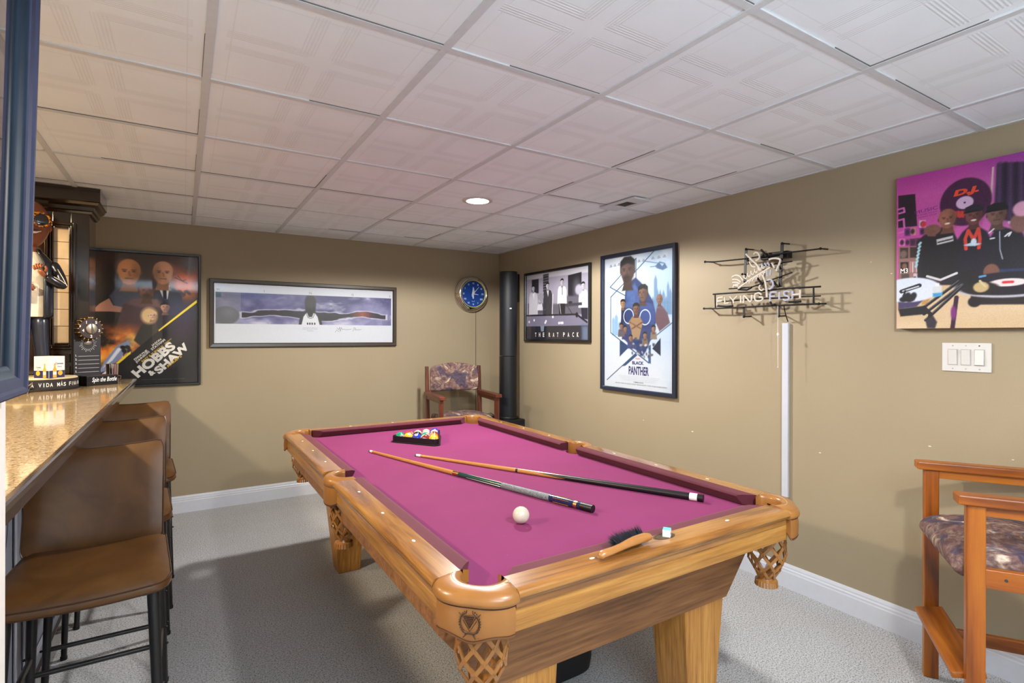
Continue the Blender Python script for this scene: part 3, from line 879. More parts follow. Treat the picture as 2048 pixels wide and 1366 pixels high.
for i in range(1300):
    x = rb.uniform(0.085, 0.195); z = 0.014 + rb.uniform(-0.004, 0.006); l = rb.uniform(0.030, 0.048)
    sp = (x - 0.14) / 0.055 * 0.30 + rb.gauss(0, 0.22); up = rb.gauss(0.30, 0.30)
    p = Vector((x, 0.010, z)); d = Vector((sp, 1, up)).normalized()
    w = Vector((0.0006, 0, 0)); q = p + d * l * 0.6; e = p + d * l + Vector((0, 0, -0.004 * rb.random()))
    if q.z < 0.002: q.z = 0.002
    if e.z < 0.0015: e.z = 0.0015 + rb.random() * 0.002
    m_.bm.faces.new([m_.bm.verts.new(k) for k in (p - w, p + w, q + w, q - w)]); m_.bm.faces.new([m_.bm.verts.new(k) for k in (q - w, q + w, e)])
br = m_.build('bristles', plain('black_bristle', col(26, 30, 40), 0.45), tb, recalc=False); br['kind'] = 'stuff'

# black soft bin stored under the table
m_ = MB(); rows = []
for j, (z, w) in enumerate(((0.0, 0.9), (0.01, 0.97), (0.06, 1.0), (0.30, 1.0), (0.33, 0.97), (0.345, 0.9))):
    R_ = []
    for k in range(40):
        a = 2 * PI * k / 40; cx, sy_ = math.cos(a), math.sin(a)
        ex = 0.35
        R_.append(Vector((0.22 * w * math.copysign(abs(cx) ** ex, cx), 0.22 * w * math.copysign(abs(sy_) ** ex, sy_), z)))
    rows.append(R_)
V = m_.grid(rows, close_u=True); m_.bm.faces.new(V[0]); m_.bm.faces.new(V[-1])
bag = thing('storage_bag', 'black soft-sided storage bag on the carpet under the pool table', 'bag', (1.270, 1.93, 0), 0.0)
m_.build('body', plain('black_nylon', col(16, 16, 19), 0.75, bmp=0.3), bag, smooth=True)
m_ = MB(); m_.tube([(-0.2, -0.222, 0.305), (0, -0.223, 0.305), (0.2, -0.222, 0.305)], 0.004, 6); m_.build('zip_piping', M_BLACK, bag)

# ------------------------------------------------------------------ spectator chairs
def mat_tapestry():
    m, nt, b = new_mat('billiard_tapestry')
    v = coords(nt, (1, 1, 1.2)); n = noise(nt, v, 6, 4, 0.58, 2.0); n2 = noise(nt, v, 24, 4, 0.7, 1.0); n3 = noise(nt, v, 4.5, 2, 0.5, 2.2)
    c1 = ramp(nt, n.outputs[0], [(0.30, col(34, 30, 52)), (0.40, col(74, 54, 58)), (0.47, col(106, 72, 66)), (0.54, col(88, 60, 62)), (0.60, col(150, 126, 108)), (0.66, col(216, 200, 180)), (0.72, col(96, 78, 84))])
    c2 = ramp(nt, n2.outputs[0], [(0.36, col(40, 32, 44)), (0.5, col(128, 100, 92)), (0.64, col(206, 188, 168))])
    mx = nt.nodes.new('ShaderNodeMixRGB'); mx.inputs[0].default_value = 0.28; nt.links.new(c1, mx.inputs[1]); nt.links.new(c2, mx.inputs[2])
    m2 = nt.nodes.new('ShaderNodeMixRGB'); nt.links.new(ramp(nt, n3.outputs[0], [(0.56, (0, 0, 0, 1)), (0.60, (0.7, 0.7, 0.7, 1))]), m2.inputs[0])
    nt.links.new(mx.outputs[0], m2.inputs[1]); m2.inputs[2].default_value = col(44, 44, 74)
    nt.links.new(m2.outputs[0], b.inputs['Base Color']); b.inputs['Roughness'].default_value = 0.8
    bump(nt, b, n2.outputs[0], 0.2, 0.001); return m
M_TAP = mat_tapestry()
CW = dict(o=(col(98, 44, 3), col(150, 78, 5), col(172, 100, 14)), r=(col(54, 20, 12), col(90, 38, 20), col(116, 54, 30)))
def chair(label, loc, rz, tone, depth=0.46):
    t = thing('spectator_chair', label, 'chair', loc, rz, 'billiard spectator chairs')
    WZ, WXm, WYm = (wood('chair_wood_' + tone + a, *CW[tone], a, 0.38, 0.15, figure=0.7) for a in ('Z', 'X', 'Y'))
    hd = depth / 2
    for sx in (-1, 1):
        x = sx * 0.255
        m_ = MB(); m_.box2((x - 0.016, -hd - 0.0, 0), (x + 0.016, -hd + 0.050, 0.855)); m_.build('leg', WZ, t, bevel=0.004)
        m_ = MB(); m_.hexa([Vector(p) for p in ((x - .016, hd - 0.034, 0), (x + .016, hd - 0.034, 0), (x + .016, hd + 0.026, 0), (x - .016, hd + 0.026, 0),
                                                 (x - .016, hd - 0.060, 0.64), (x + .016, hd - 0.060, 0.64), (x + .016, hd - 0.004, 0.64), (x - .016, hd - 0.004, 0.64))])
        m_.hexa([Vector(p) for p in ((x - .016, hd - 0.060, 0.64), (x + .016, hd - 0.060, 0.64), (x + .016, hd - 0.004, 0.64), (x - .016, hd - 0.004, 0.64),
                                     (x - .014, hd - 0.020, 1.115), (x + .014, hd - 0.020, 1.115), (x + .014, hd + 0.016, 1.115), (x - .014, hd + 0.016, 1.115))])
        m_.build('leg', WZ, t, bevel=0.004)
        m_ = MB(); m_.box2((x - 0.030, -hd - 0.026, 0.855), (x + 0.030, hd - 0.02, 0.887)); ar = m_.build('armrest', WYm, t, bevel=0.005)
        m_ = MB(); m_.box2((x - 0.012, -hd + 0.046, 0.822), (x + 0.012, hd - 0.05, 0.856)); m_.build('arm_rail', WYm, ar, bevel=0.002)
        m_ = MB(); m_.box2((x - 0.013, -hd + 0.046, 0.590), (x + 0.013, hd - 0.05, 0.652)); m_.build('seat_rail', WYm, t, bevel=0.003)
        m_ = MB(); m_.box2((x - 0.011, -hd + 0.046, 0.165), (x + 0.011, hd - 0.03, 0.215)); m_.build('stretcher', WYm, t, bevel=0.003)
        m_ = MB(); m_.lathe([(0.0045, 0), (0.0045, 0.003)], 12, (x + sx * 0.013, -hd + 0.10, 0.625), Matrix.Rotation(sx * PI / 2, 3, 'Y')); m_.build('screw_hole', M_GAP, t)
    m_ = MB(); m_.hexa([Vector(p) for p in ((-0.24, -hd - 0.030, 0.262), (0.24, -hd - 0.030, 0.262), (0.24, -hd + 0.064, 0.282), (-0.24, -hd + 0.064, 0.282),
                                             (-0.24, -hd - 0.034, 0.284), (0.24, -hd - 0.034, 0.284), (0.24, -hd + 0.060, 0.304), (-0.24, -hd + 0.060, 0.304))])
    m_.build('footrest', WXm, t, bevel=0.005)
    for y in (-hd + 0.03, hd - 0.03):
        m_ = MB(); m_.box2((-0.24, y - 0.012, 0.600), (0.24, y + 0.012, 0.640)); m_.build('seat_frame_rail', WXm, t)
    m_ = MB(); m_.box2((-0.24, hd - 0.020, 0.165), (0.24, hd - 0.001, 0.205)); m_.build('stretcher', WXm, t, bevel=0.003)
    # upholstered seat: waterfall front
    rows = []
    for k in range(17):
        x = -0.238 + 0.476 * k / 16; e = abs(x) / 0.238; dz = 0.022 * e ** 3
        sec = [(-hd + 0.03, 0.596), (-hd - 0.010, 0.600), (-hd - 0.024, 0.622), (-hd - 0.026, 0.650), (-hd - 0.012, 0.678), (-hd + 0.03, 0.700), (-hd + 0.14, 0.714), (hd - 0.12, 0.712), (hd - 0.05, 0.704), (hd - 0.03, 0.680), (hd - 0.03, 0.62), (hd - 0.06, 0.600)]
        rows.append([Vector((x, y, z - (dz if z > 0.64 else 0))) for y, z in sec])
    m_ = MB(); V = m_.grid(rows, close_u=True); m_.bm.faces.new(V[0]); m_.bm.faces.new(V[-1])
    m_.build('seat', M_TAP, t, smooth=True, subsurf=1)
    # curved back panel with arched top
    front, back = [], []
    for k in range(19):
        x = -0.236 + 0.472 * k / 18; e = (x / 0.236)
        top = 1.150 - 0.040 * e * e; y = hd - 0.020 + 0.030 * (1 - e * e)
        fr = [Vector((x, y - 0.020, 0.880)), Vector((x, y - 0.034, 0.892)), Vector((x, y - 0.040, 0.95)), Vector((x, y - 0.034, 1.05)), Vector((x, y - 0.024, top - 0.012)), Vector((x, y - 0.012, top)),
              Vector((x, y + 0.002, top - 0.012)), Vector((x, y - 0.004, 1.0)), Vector((x, y - 0.008, 0.892))]
        front.append(fr)
    m_ = MB(); V = m_.grid(front, close_u=True); m_.bm.faces.new(V[0]); m_.bm.faces.new(V[-1])
    m_.build('back_panel', M_TAP, t, smooth=True, subsurf=1)
    return t
chair('wooden armchair with dark tapestry seat and back in the far corner beside the speaker', (2.130, 4.325, 0), -0.13, 'r', 0.48)
chair('tall orange-brown wooden armchair with tapestry seat by the right wall, cut by the photo edge', (2.518, 0.675, 0), math.atan2(-0.546, -0.838), 'o', 0.42)

# ------------------------------------------------------------------ bar
def mat_granite():
    m, nt, b = new_mat('speckled_tan_granite')
    v = coords(nt); n = noise(nt, v, 160, 3, 0.75); n2 = noise(nt, v, 60, 3, 0.7)
    x = NX(nt, n.outputs[0]) * 0.6 + NX(nt, n2.outputs[0]) * 0.4
    nt.links.new(ramp(nt, x.s, [(0.40, col(96, 72, 46)), (0.45, col(170, 140, 100)), (0.53, col(196, 168, 126)), (0.62, col(222, 202, 162))]), b.inputs['Base Color'])
    b.inputs['Roughness'].default_value = 0.10; b.inputs['Coat Weight'].default_value = 0.25; return m
M_ESP = wood('espresso_wood', col(24, 15, 9), col(38, 24, 15), col(54, 36, 24), 'Z', 0.18, 0.6)
M_ESPY = wood('espresso_edge', col(34, 23, 16), col(58, 42, 32), col(84, 66, 54), 'Y', 0.2, 0.7)
BX, BZ, BY0, BY1 = -0.270, 1.10, 1.172, 4.462
bar = thing('bar_counter', 'bar with speckled tan granite top, dark wooden edge and grey panelled front', 'bar', (BX, (BY0 + BY1) / 2, 0))
oy = (BY0 + BY1) / 2
m_ = MB(); m_.box2((-0.60, BY0 - oy, BZ - 0.030), (-0.012, BY1 - oy - 0.012, BZ)); m_.build('granite_top', mat_granite(), bar, bevel=0.002)
m_ = MB()
prof = [(-0.014, -0.001), (-0.003, -0.002), (0.0, -0.006), (0.0, -0.018), (-0.004, -0.022), (-0.010, -0.045), (-0.014, -0.058), (-0.022, -0.062), (-0.030, -0.062), (-0.030, -0.031), (-0.014, -0.031)]
A = [Vector((x, BY0 - oy, BZ + z)) for x, z in prof]; B = [Vector((x, BY1 - oy + x, BZ + z)) for x, z in prof]; C_ = [Vector((-0.60, BY1 - oy + x, BZ + z)) for x, z in prof]
V = m_.grid([A, B, C_], close_u=True); m_.bm.faces.new(V[0]); m_.bm.faces.new(V[-1])
m_.build('wooden_edge', M_ESPY, bar, smooth=True, angle=30)
M_PANEL = plain('grey_blue_panel_paint', col(116, 120, 132), 0.35, var=0.08, nscale=4)
m_ = MB(); m_.box2((-0.36, BY0 - oy, 0.0), (-0.215, BY1 - oy - 0.08, BZ - 0.06)); body = m_.build('front_panelling', M_PANEL, bar)
m_ = MB()
for i in range(5):
    y0 = BY0 - oy + 0.10 + i * 0.62
    for (a, b2) in (((-0.213, y0, 0.16), (-0.208, y0 + 0.03, 0.98)), ((-0.213, y0 + 0.50, 0.16), (-0.208, y0 + 0.53, 0.98)), ((-0.213, y0, 0.95), (-0.208, y0 + 0.53, 0.98)), ((-0.213, y0, 0.16), (-0.208, y0 + 0.53, 0.19))):
        m_.box2(a, b2)
m_.build('panel_moulding', plain('panel_moulding_paint', col(150, 152, 164), 0.3), body, bevel=0.003)
m_ = MB(); m_.box2((-0.216, BY0 - oy, 0.0), (-0.203, BY1 - oy - 0.075, 0.10)); m_.box2((-0.36, BY1 - oy - 0.082, 0), (-0.203, BY1 - oy - 0.069, 0.10))
m_.build('kick_board', M_ESP, body, bevel=0.002)

# ------------------------------------------------------------------ bar stools
def mat_leather():
    m, nt, b = new_mat('brown_bonded_leather')
    v = coords(nt); n = noise(nt, v, 5, 4, 0.6, 0.6); n2 = noise(nt, v, 420, 2, 0.5)
    nt.links.new(ramp(nt, n.outputs[0], [(0.30, col(62, 38, 15)), (0.52, col(82, 52, 21)), (0.70, col(96, 64, 28))]), b.inputs['Base Color'])
    b.inputs['Roughness'].default_value = 0.42; b.inputs['Specular IOR Level'].default_value = 0.35
    bump(nt, b, n2.outputs[0], 0.12, 0.0006); return m
M_STOOL = mat_leather()
M_SEAM = plain('leather_piping', col(62, 37, 20), 0.35)
M_TUBE = plain('black_powder_coat', col(26, 25, 25), 0.32, spec=0.6)
def pillow(w, h, th, nx=14, ny=12, corner=0.05):
    """rounded pad in the xy plane, thickness th, returns rows for top and bottom"""
    def P(i, j, s):
        u = -1 + 2 * i / nx; v = -1 + 2 * j / ny
        x, y = u * w / 2, v * h / 2
        e = max(abs(u), abs(v)); f = (1 - abs(u) ** 6) * (1 - abs(v) ** 6)
        # round corners
        cx, cy = w / 2 - corner, h / 2 - corner
        if abs(x) > cx and abs(y) > cy:
            dx, dy = abs(x) - cx, abs(y) - cy; d = math.hypot(dx, dy)
            m = max(dx, dy)
            if d > 1e-9: x, y = math.copysign(cx + dx * m / d, x), math.copysign(cy + dy * m / d, y)
        return Vector((x, y, s * th / 2 * (0.34 + 0.66 * f ** 0.5)))
    return P
def pad(w, h, th, M, corner=0.035, bend=None, nx=16, ny=12):
    m_ = MB(); P = pillow(w, h, th, nx, ny, corner)
    g = lambda p: M @ (bend(p) if bend else p)
    T = m_.grid([[g(P(i, j, 1)) for j in range(ny + 1)] for i in range(nx + 1)])
    B = m_.grid([[g(P(i, j, -1)) for j in range(ny + 1)] for i in range(nx + 1)])
    def rim(V): return [V[i][0] for i in range(nx + 1)] + [V[nx][j] for j in range(1, ny + 1)] + [V[i][ny] for i in range(nx - 1, -1, -1)] + [V[0][j] for j in range(ny - 1, 0, -1)]
    a, b = rim(T), rim(B); n = len(a)
    for k in range(n): m_.bm.faces.new((a[k], a[(k + 1) % n], b[(k + 1) % n], b[k]))
    line = [tuple((a[k].co + b[k].co) / 2 + (a[k].co - b[k].co).normalized() * 0) for k in range(n)]
    top = [tuple(a[k].co) for k in range(n)]; bot = [tuple(b[k].co) for k in range(n)]
    return m_, top, bot
def make_stool(label, loc, rz=0.0):
    t = thing('bar_stool', label, 'bar stool', loc, rz, 'leather bar stools along the bar')
    # seat, front toward -y
    sb = lambda p: Vector((p.x * (1 + 0.06 * (-p.y / 0.2)), p.y, p.z + 0.012 * abs(p.x / 0.2) ** 2 + (-0.012 * max(0, (-p.y - 0.12) / 0.08) ** 2)))
    m_, top, bot = pad(0.400, 0.415, 0.062, Matrix.Translation((0, -0.008, 0.672)), 0.035, sb)
    se = m_.build('seat', M_STOOL, t, smooth=True, angle=55)
    m_ = MB(); m_.tube(top, 0.0026, 6, closed=True); m_.tube(bot, 0.0026, 6, closed=True); m_.build('piping', M_SEAM, se, smooth=True)
    # backrest, leaning back
    Mb = Matrix.Translation((-0.010, 0.245, 0.838)) @ Matrix.Rotation(PI / 2 - 0.30, 4, 'X')
    bb = lambda p: Vector((p.x, p.y + (0.010 * (p.x / 0.19) ** 2 if p.y > 0 else 0), p.z + 0.020 * (p.x / 0.19) ** 2))
    m_, top, bot = pad(0.378, 0.345, 0.040, Mb, 0.022, bb)
    ba = m_.build('backrest', M_STOOL, t, smooth=True, angle=55)
    m_ = MB(); m_.tube(top, 0.0026, 6, closed=True); m_.tube(bot, 0.0026, 6, closed=True); m_.build('piping', M_SEAM, ba, smooth=True)
    m_ = MB(); m_.tube([(-0.17, 0.195, 0.655), (-0.17, 0.275, 0.80), (-0.165, 0.300, 0.93)], 0.009, 8); m_.tube([(0.17, 0.195, 0.655), (0.17, 0.275, 0.80), (0.165, 0.300, 0.93)], 0.009, 8); m_.build('back_support', M_TUBE, t, smooth=True)
    legs = {}
    for sx in (-1, 1):
        for sy in (-1, 1):
            a = Vector((sx * 0.165, sy * 0.165 + 0.0, 0.645)); b = Vector((sx * 0.188, sy * 0.185 + (0.03 if sy > 0 else 0), 0.0)); legs[sx, sy] = (a, b)
            m_ = MB(); m_.tube([a, b], [0.0165, 0.0105], 14); lg = m_.build('leg', M_TUBE, t, smooth=True, angle=50)
            m_ = MB(); m_.lathe([(0.012, 0.0), (0.013, 0.012), (0.0115, 0.016)], 14, b); m_.build('foot_cap', M_BLACK, lg, smooth=True)
    def at(k, z):
        a, b = legs[k]; f = (a.z - z) / (a.z - b.z); return a + (b - a) * f
    for k1, k2, z in (((-1, -1), (1, -1), 0.235), ((-1, 1), (1, 1), 0.300), ((-1, -1), (-1, 1), 0.36), ((1, -1), (1, 1), 0.36)):
        m_ = MB(); m_.tube([at(k1, z), at(k2, z)], 0.0085, 10); st = m_.build('stretcher', M_TUBE, t, smooth=True)
        for kk in (k1, k2):
            p = at(kk, z); m_ = MB(); m_.sphere(p + Vector((0.016 * (1 if kk[0] > 0 else -1), 0, 0)), 0.0045, 8, 6); m_.build('bolt', M_BLACK, st, smooth=True)
    m_ = MB()
    for a, b in (((-0.17, -0.17), (0.17, -0.17)), ((0.17, -0.17), (0.17, 0.19)), ((0.17, 0.19), (-0.17, 0.19)), ((-0.17, 0.19), (-0.17, -0.17))):
        m_.tube([(a[0], a[1], 0.640), (b[0], b[1], 0.640)], 0.009, 8)
    m_.build('seat_frame', M_TUBE, t, smooth=True)
    return t
SX, SY = -0.240, 2.080
st0 = make_stool('brown leather bar stool nearest the camera with its full seat in view', (SX, SY, 0))
for lab, dx, dy in (('middle of the three brown leather bar stools along the bar', -0.008, 0.675), ('brown leather bar stool farthest from the camera, next to the back wall', -0.002, 1.350)):
    s = copy_tree(st0); s.location = (SX + dx, SY + dy, 0); s['label'] = lab

# ------------------------------------------------------------------ column and dark cabinet at the far end of the bar
CYF = 4.085
cb_ = thing('display_cabinet', 'tall espresso wood cabinet with crown moulding and a strip of cream tiles behind the bar', 'cabinet', (-0.485, CYF, BZ))
m_ = MB(); m_.box2((-0.088, 0, 0), (0, 0.27, CH - 0.01 - BZ)); m_.box2((-0.38, 0.0, 0), (-0.172, 0.27, CH - 0.01 - BZ)); m_.box2((-0.172, 0.02, 0), (-0.088, 0.27, CH - 0.01 - BZ)); m_.box2((-0.172, 0, 0), (-0.088, 0.02, 0.235)); m_.box2((-0.172, 0, 0.945), (-0.088, 0.02, CH - 0.01 - BZ))
m_.build('carcass', M_ESP, cb_, bevel=0.003)
CZ0 = BZ
# the recessed tile strip
t_x0, t_x1 = -0.158, -0.086
m_ = MB(); m_.box2((-0.205, -0.030, 1.286 - BZ), (-0.058, 0.0, 1.309 - BZ)); m_.box2((-0.20, -0.022, 1.215 - BZ), (-0.06, 0.0, 1.235 - BZ))
def bead(x0, z0, x1, z1, w, y0, y1):
    z0 -= BZ; z1 -= BZ; m_.box2((x0, y0, z0), (x0 + w, y1, z1)); m_.box2((x1 - w, y0, z0), (x1, y1, z1)); m_.box2((x0 + w, y0, z1 - w), (x1 - w, y1, z1)); m_.box2((x0 + w, y0, z0), (x1 - w, y1, z0 + w))
m_.build('shelf_edge', M_ESP, cb_)
m_ = MB(); bead(-0.205, 1.31, -0.060, 2.065, 0.016, -0.024, 0.0); bead(-0.189, 1.326, -0.074, 2.050, 0.014, -0.015, 0.0); bead(-0.175, 1.340, -0.086, 2.038, 0.010, -0.009, 0.0)
m_.build('moulded_frame', M_ESP, cb_, bevel=0.004)
m_ = MB(); zt_ = 1.350
while zt_ < 2.02:
    m_.box2((-0.1655, 0.006, zt_ + 0.0015 - BZ), (-0.0955, 0.012, min(zt_ + 0.0985, 2.038) - BZ)); zt_ += 0.100
m_.build('tile_strip', plain('cream_ceramic_tile', col(222, 200, 170), 0.2, var=0.04), cb_, bevel=0.0008)
m_ = MB(); m_.box2((-0.1715, 0.011, 1.338 - BZ), (-0.0885, 0.0195, 2.043 - BZ)); m_.build('grout', plain('grey_grout', col(110, 96, 78), 0.8), cb_)
crown = [(0.0, CH - BZ - 0.150), (0.010, CH - BZ - 0.150), (0.014, CH - BZ - 0.138), (0.022, CH - BZ - 0.132), (0.026, CH - BZ - 0.112), (0.044, CH - BZ - 0.100), (0.050, CH - BZ - 0.086), (0.058, CH - BZ - 0.080), (0.058, CH - BZ - 0.004), (0.0, CH - BZ - 0.004)]
rows = []
for (x, y, dx, dy) in ((-0.38, 0.0, 0, -1), (0.0, 0.0, 1, -1), (0.0, 0.27, 1, 0)):
    rows.append([Vector((x + dx * u, y + dy * u, z)) for u, z in crown])
m_ = MB(); V = m_.grid(rows, close_u=True); m_.bm.faces.new(V[0]); m_.bm.faces.new(V[-1]); m_.build('crown_moulding', M_ESP, cb_, smooth=True, angle=25)

# ------------------------------------------------------------------ framed glossy picture on the white wall end (left edge of view)
fp = thing('framed_mirror', 'glossy panel in a thick blue-black frame on the white wall end at the left edge', 'mirror', (-0.245, 0.70, 1.311))
fp.rotation_euler = (0, math.radians(1.27), 0)
M_NAVYF = plain('blue_black_frame_lacquer', col(50, 54, 78), 0.65, var=0.08, spec=0.25)
m_ = MB()
prof = [(0.0, 0.0), (0.0, 0.036), (0.003, 0.0385), (0.008, 0.0380), (0.012, 0.0345), (0.024, 0.0325), (0.026, 0.0305), (0.026, 0.0)]
prof2 = [(0.026, 0.0), (0.026, 0.0305), (0.030, 0.0270), (0.038, 0.0245), (0.043, 0.0225), (0.045, 0.0205), (0.045, 0.0)]
W2, H2 = 0.41, 0.86
def ringp(y, z, sy, sz, pr=None): return [Vector((dx, y + sy * u, z + sz * u)) for u, dx in (pr or prof)]
rows = [ringp(-W2, 0, 1, 1), ringp(W2, 0, -1, 1), ringp(W2, H2, -1, -1), ringp(-W2, H2, 1, -1), ringp(-W2, 0, 1, 1)]
m_.grid(rows, close_u=True); m_.build('frame', M_NAVYF, fp, smooth=True, angle=25)
m_ = MB(); m_.grid([ringp(-W2, 0, 1, 1, prof2), ringp(W2, 0, -1, 1, prof2), ringp(W2, H2, -1, -1, prof2), ringp(-W2, H2, 1, -1, prof2), ringp(-W2, 0, 1, 1, prof2)], close_u=True)
m_.build('inner_slip', plain('teal_black_slip', col(22, 40, 56), 0.6, var=0.1, spec=0.25), fp, smooth=True, angle=25)
m_ = MB(); m_.box2((0.004, -W2 + 0.040, 0.040), (0.0190, W2 - 0.040, H2 - 0.040))
mg, nt, b = new_mat('dark_glossy_panel'); b.inputs['Base Color'].default_value = col(24, 26, 32); b.inputs['Roughness'].default_value = 0.02; b.inputs['Coat Weight'].default_value = 1.0
n_ = noise(nt, coords(nt), 3, 2); nt.links.new(ramp(nt, n_.outputs[0], [(0.3, col(22, 24, 30)), (0.7, col(28, 30, 36))]), b.inputs['Base Color'])
m_.build('glossy_panel', mg, fp)

# ------------------------------------------------------------------ speaker tower, base unit, cables
sub = thing('subwoofer', 'black box subwoofer in the back corner under the speaker tower', 'speaker', (2.665, 4.430, 0), 0.0)
M_SPK = plain('black_speaker_vinyl', col(10, 14, 22), 0.38, var=0.1)
m_ = MB(); m_.box2((-0.135, -0.13, 0.0), (0.135, 0.13, 0.60)); m_.build('box', M_SPK, sub, bevel=0.010)
m_ = MB(); m_.box2((-0.145, -0.09, 0.40), (0.155, 0.13, 0.575)); m_.build('side_module', M_SPK, sub, bevel=0.008)
m_ = MB(); m_.box2((-0.12, -0.136, 0.05), (0.12, -0.128, 0.55)); m_.build('grille', plain('speaker_cloth', col(14, 17, 24), 0.8, bmp=0.3, nscale=400), sub, bevel=0.004)
tw = thing('speaker_tower', 'tall slim black speaker tower standing on the subwoofer in the back corner', 'speaker', (2.685, 4.430, 0.60), 0.0)
def ell_sec(a, b, n=28): return [(a * math.cos(2 * PI * k / n), b * math.sin(2 * PI * k / n)) for k in range(n)]
Mt = Matrix.Rotation(-0.55, 4, 'Z')
m_ = MB(); m_.prism(ell_sec(0.086, 0.075), 0.02, 0.60, Mt); m_.build('lower_column', M_SPK, tw, smooth=True)
m_ = MB(); m_.prism(ell_sec(0.084, 0.073), 0.605, 1.405, Mt); m_.build('upper_column', plain('speaker_grille_cloth', col(8, 13, 22), 0.55, nscale=300, var=0.2), tw, smooth=True)
m_ = MB(); m_.prism(ell_sec(0.102, 0.092), 0.0, 0.02, Mt); m_.build('foot', M_BLACK, tw, bevel=0.004)
m_ = MB(); m_.prism(ell_sec(0.086, 0.075), 1.405, 1.420, Mt); m_.build('cap', M_BLACK, tw, bevel=0.004)
m_ = MB(); m_.box((-0.022, -0.0785, 1.06), (0.020, 0.003, 0.011), Matrix.Rotation(-0.3, 3, 'Z')); m_.build('badge', M_IVORY, tw, label='small white badge')
m_ = MB(); rc = random.Random(3)
for q in range(3):
    m_.tube([(0.06 * math.cos(a) * (1 + .25 * q) - 0.0, 0.04 * math.sin(a) * (1 + .3 * q), 0.004 + 0.006 * q + 0.004 * math.sin(3 * a + q)) for a in [2 * PI * k / 20 for k in range(20)]], 0.003, 6, closed=True)
m_.tube([(0.03, 0.0, 0.012), (-0.02, 0.0, 0.045), (-0.07, -0.01, 0.038), (-0.09, -0.02, 0.004)], 0.003, 6)
set_props(m_.build('cable_bundle', M_BLACK, None, loc=(2.552, 4.500, 0.606), smooth=True), 'loose coil of black cable on the subwoofer top', 'cable')

# ------------------------------------------------------------------ wall clock
M_CHROME = plain('chrome', col(214, 206, 192), 0.12, 1.0, var=0.02)
ck_ = thing('wall_clock', 'round chrome wall clock with blue face on the back wall', 'clock', (2.535, WY, 1.828))
R90 = Matrix.Rotation(PI / 2, 3, 'X')
def wl(prof, seg=48): m_ = MB(); m_.lathe([(r, z) for r, z in prof], seg, (0, 0, 0), R90, cap=False); return m_
wl([(0.178, 0), (0.186, 0.008), (0.186, 0.016), (0.180, 0.021), (0.186, 0.026), (0.184, 0.036), (0.176, 0.040), (0.180, 0.046), (0.177, 0.055), (0.168, 0.060), (0.171, 0.066), (0.166, 0.074),
    (0.156, 0.080), (0.148, 0.082), (0.142, 0.078), (0.138, 0.068), (0.136, 0.060)], 64).build('chrome_rim', M_CHROME, ck_, smooth=True, angle=60)
wl([(0.142, 0.070), (0.139, 0.073), (0.135, 0.071), (0.134, 0.064)]).build('neon_ring', plain('yellow_green_tube', col(206, 200, 70), 0.3, coat=0.5), ck_, smooth=True)
m_ = MB(); m_.lathe([(0.137, 0.058), (0.137, 0.062), (0.0005, 0.0622)], 48, (0, 0, 0), R90); m_.build('face', plain('blue_clock_face', col(18, 62, 140), 0.35), ck_, smooth=True)
m_ = MB()
for k, s in enumerate(('XII', 'I', 'II', 'III', 'IIII', 'V', 'VI', 'VII', 'VIII', 'IX', 'X', 'XI')):
    a = PI / 2 - k * PI / 6
    M = frame_M((0.108 * math.cos(a), -0.0630, 0.108 * math.sin(a)), (1, 0, 0), (0, 0, 1))
    add_text(m_, s, M, height=0.018, width=0.006 + 0.0055 * len(s), bold=0.01)
m_.build('numerals', plain('numeral_white', col(206, 216, 232), 0.5), ck_)
m_ = MB()   # slim white motif down the middle of the face
for P, r in (([(0.000, 0.070), (0.004, 0.03), (-0.004, -0.01), (0.002, -0.05)], [0.004, 0.012, 0.013, 0.006]), ([(-0.012, -0.028), (-0.006, 0.010)], [0.004, 0.007])):
    m_.tube([(x, -0.0625, z) for x, z in P], [q for q in r], 8)
for v in m_.bm.verts: v.co.y = -0.0625 + (v.co.y + 0.0625) * 0.08
m_.tube([(0.0 + 0.016 * math.cos(a), -0.0632, -0.070 + 0.010 * math.sin(a)) for a in np.linspace(PI * 1.05, 2 * PI, 8)], 0.0016, 5)
m_.build('face_motif', plain('motif_white', col(188, 204, 224), 0.5), ck_)
for nm, a, L, w in (('minute_hand', math.radians(48), 0.098, 0.0028), ('hour_hand', math.radians(-8), 0.058, 0.0038)):
    d = Vector((math.cos(a), 0, math.sin(a))); n = Vector((-d.z, 0, d.x)); o = Vector((0, -0.0665, 0))
    m_ = MB(); m_.hexa([o - d * .012 - n * w + Vector((0, k, 0)) if c == 0 else o - d * .012 + n * w + Vector((0, k, 0)) if c == 1 else o + d * L + n * w * .5 + Vector((0, k, 0)) if c == 2 else o + d * L - n * w * .5 + Vector((0, k, 0)) for k in (0, -0.0012) for c in range(4)])
    m_.build(nm, M_IVORY, ck_)
m_ = MB(); m_.tube([(0.061, -0.006, -0.172), (0.063, -0.004, -0.6), (0.064, -0.004, -1.30), (0.064, -0.004, -1.60)], 0.0022, 6); m_.build('power_cord', M_BLACK, ck_)

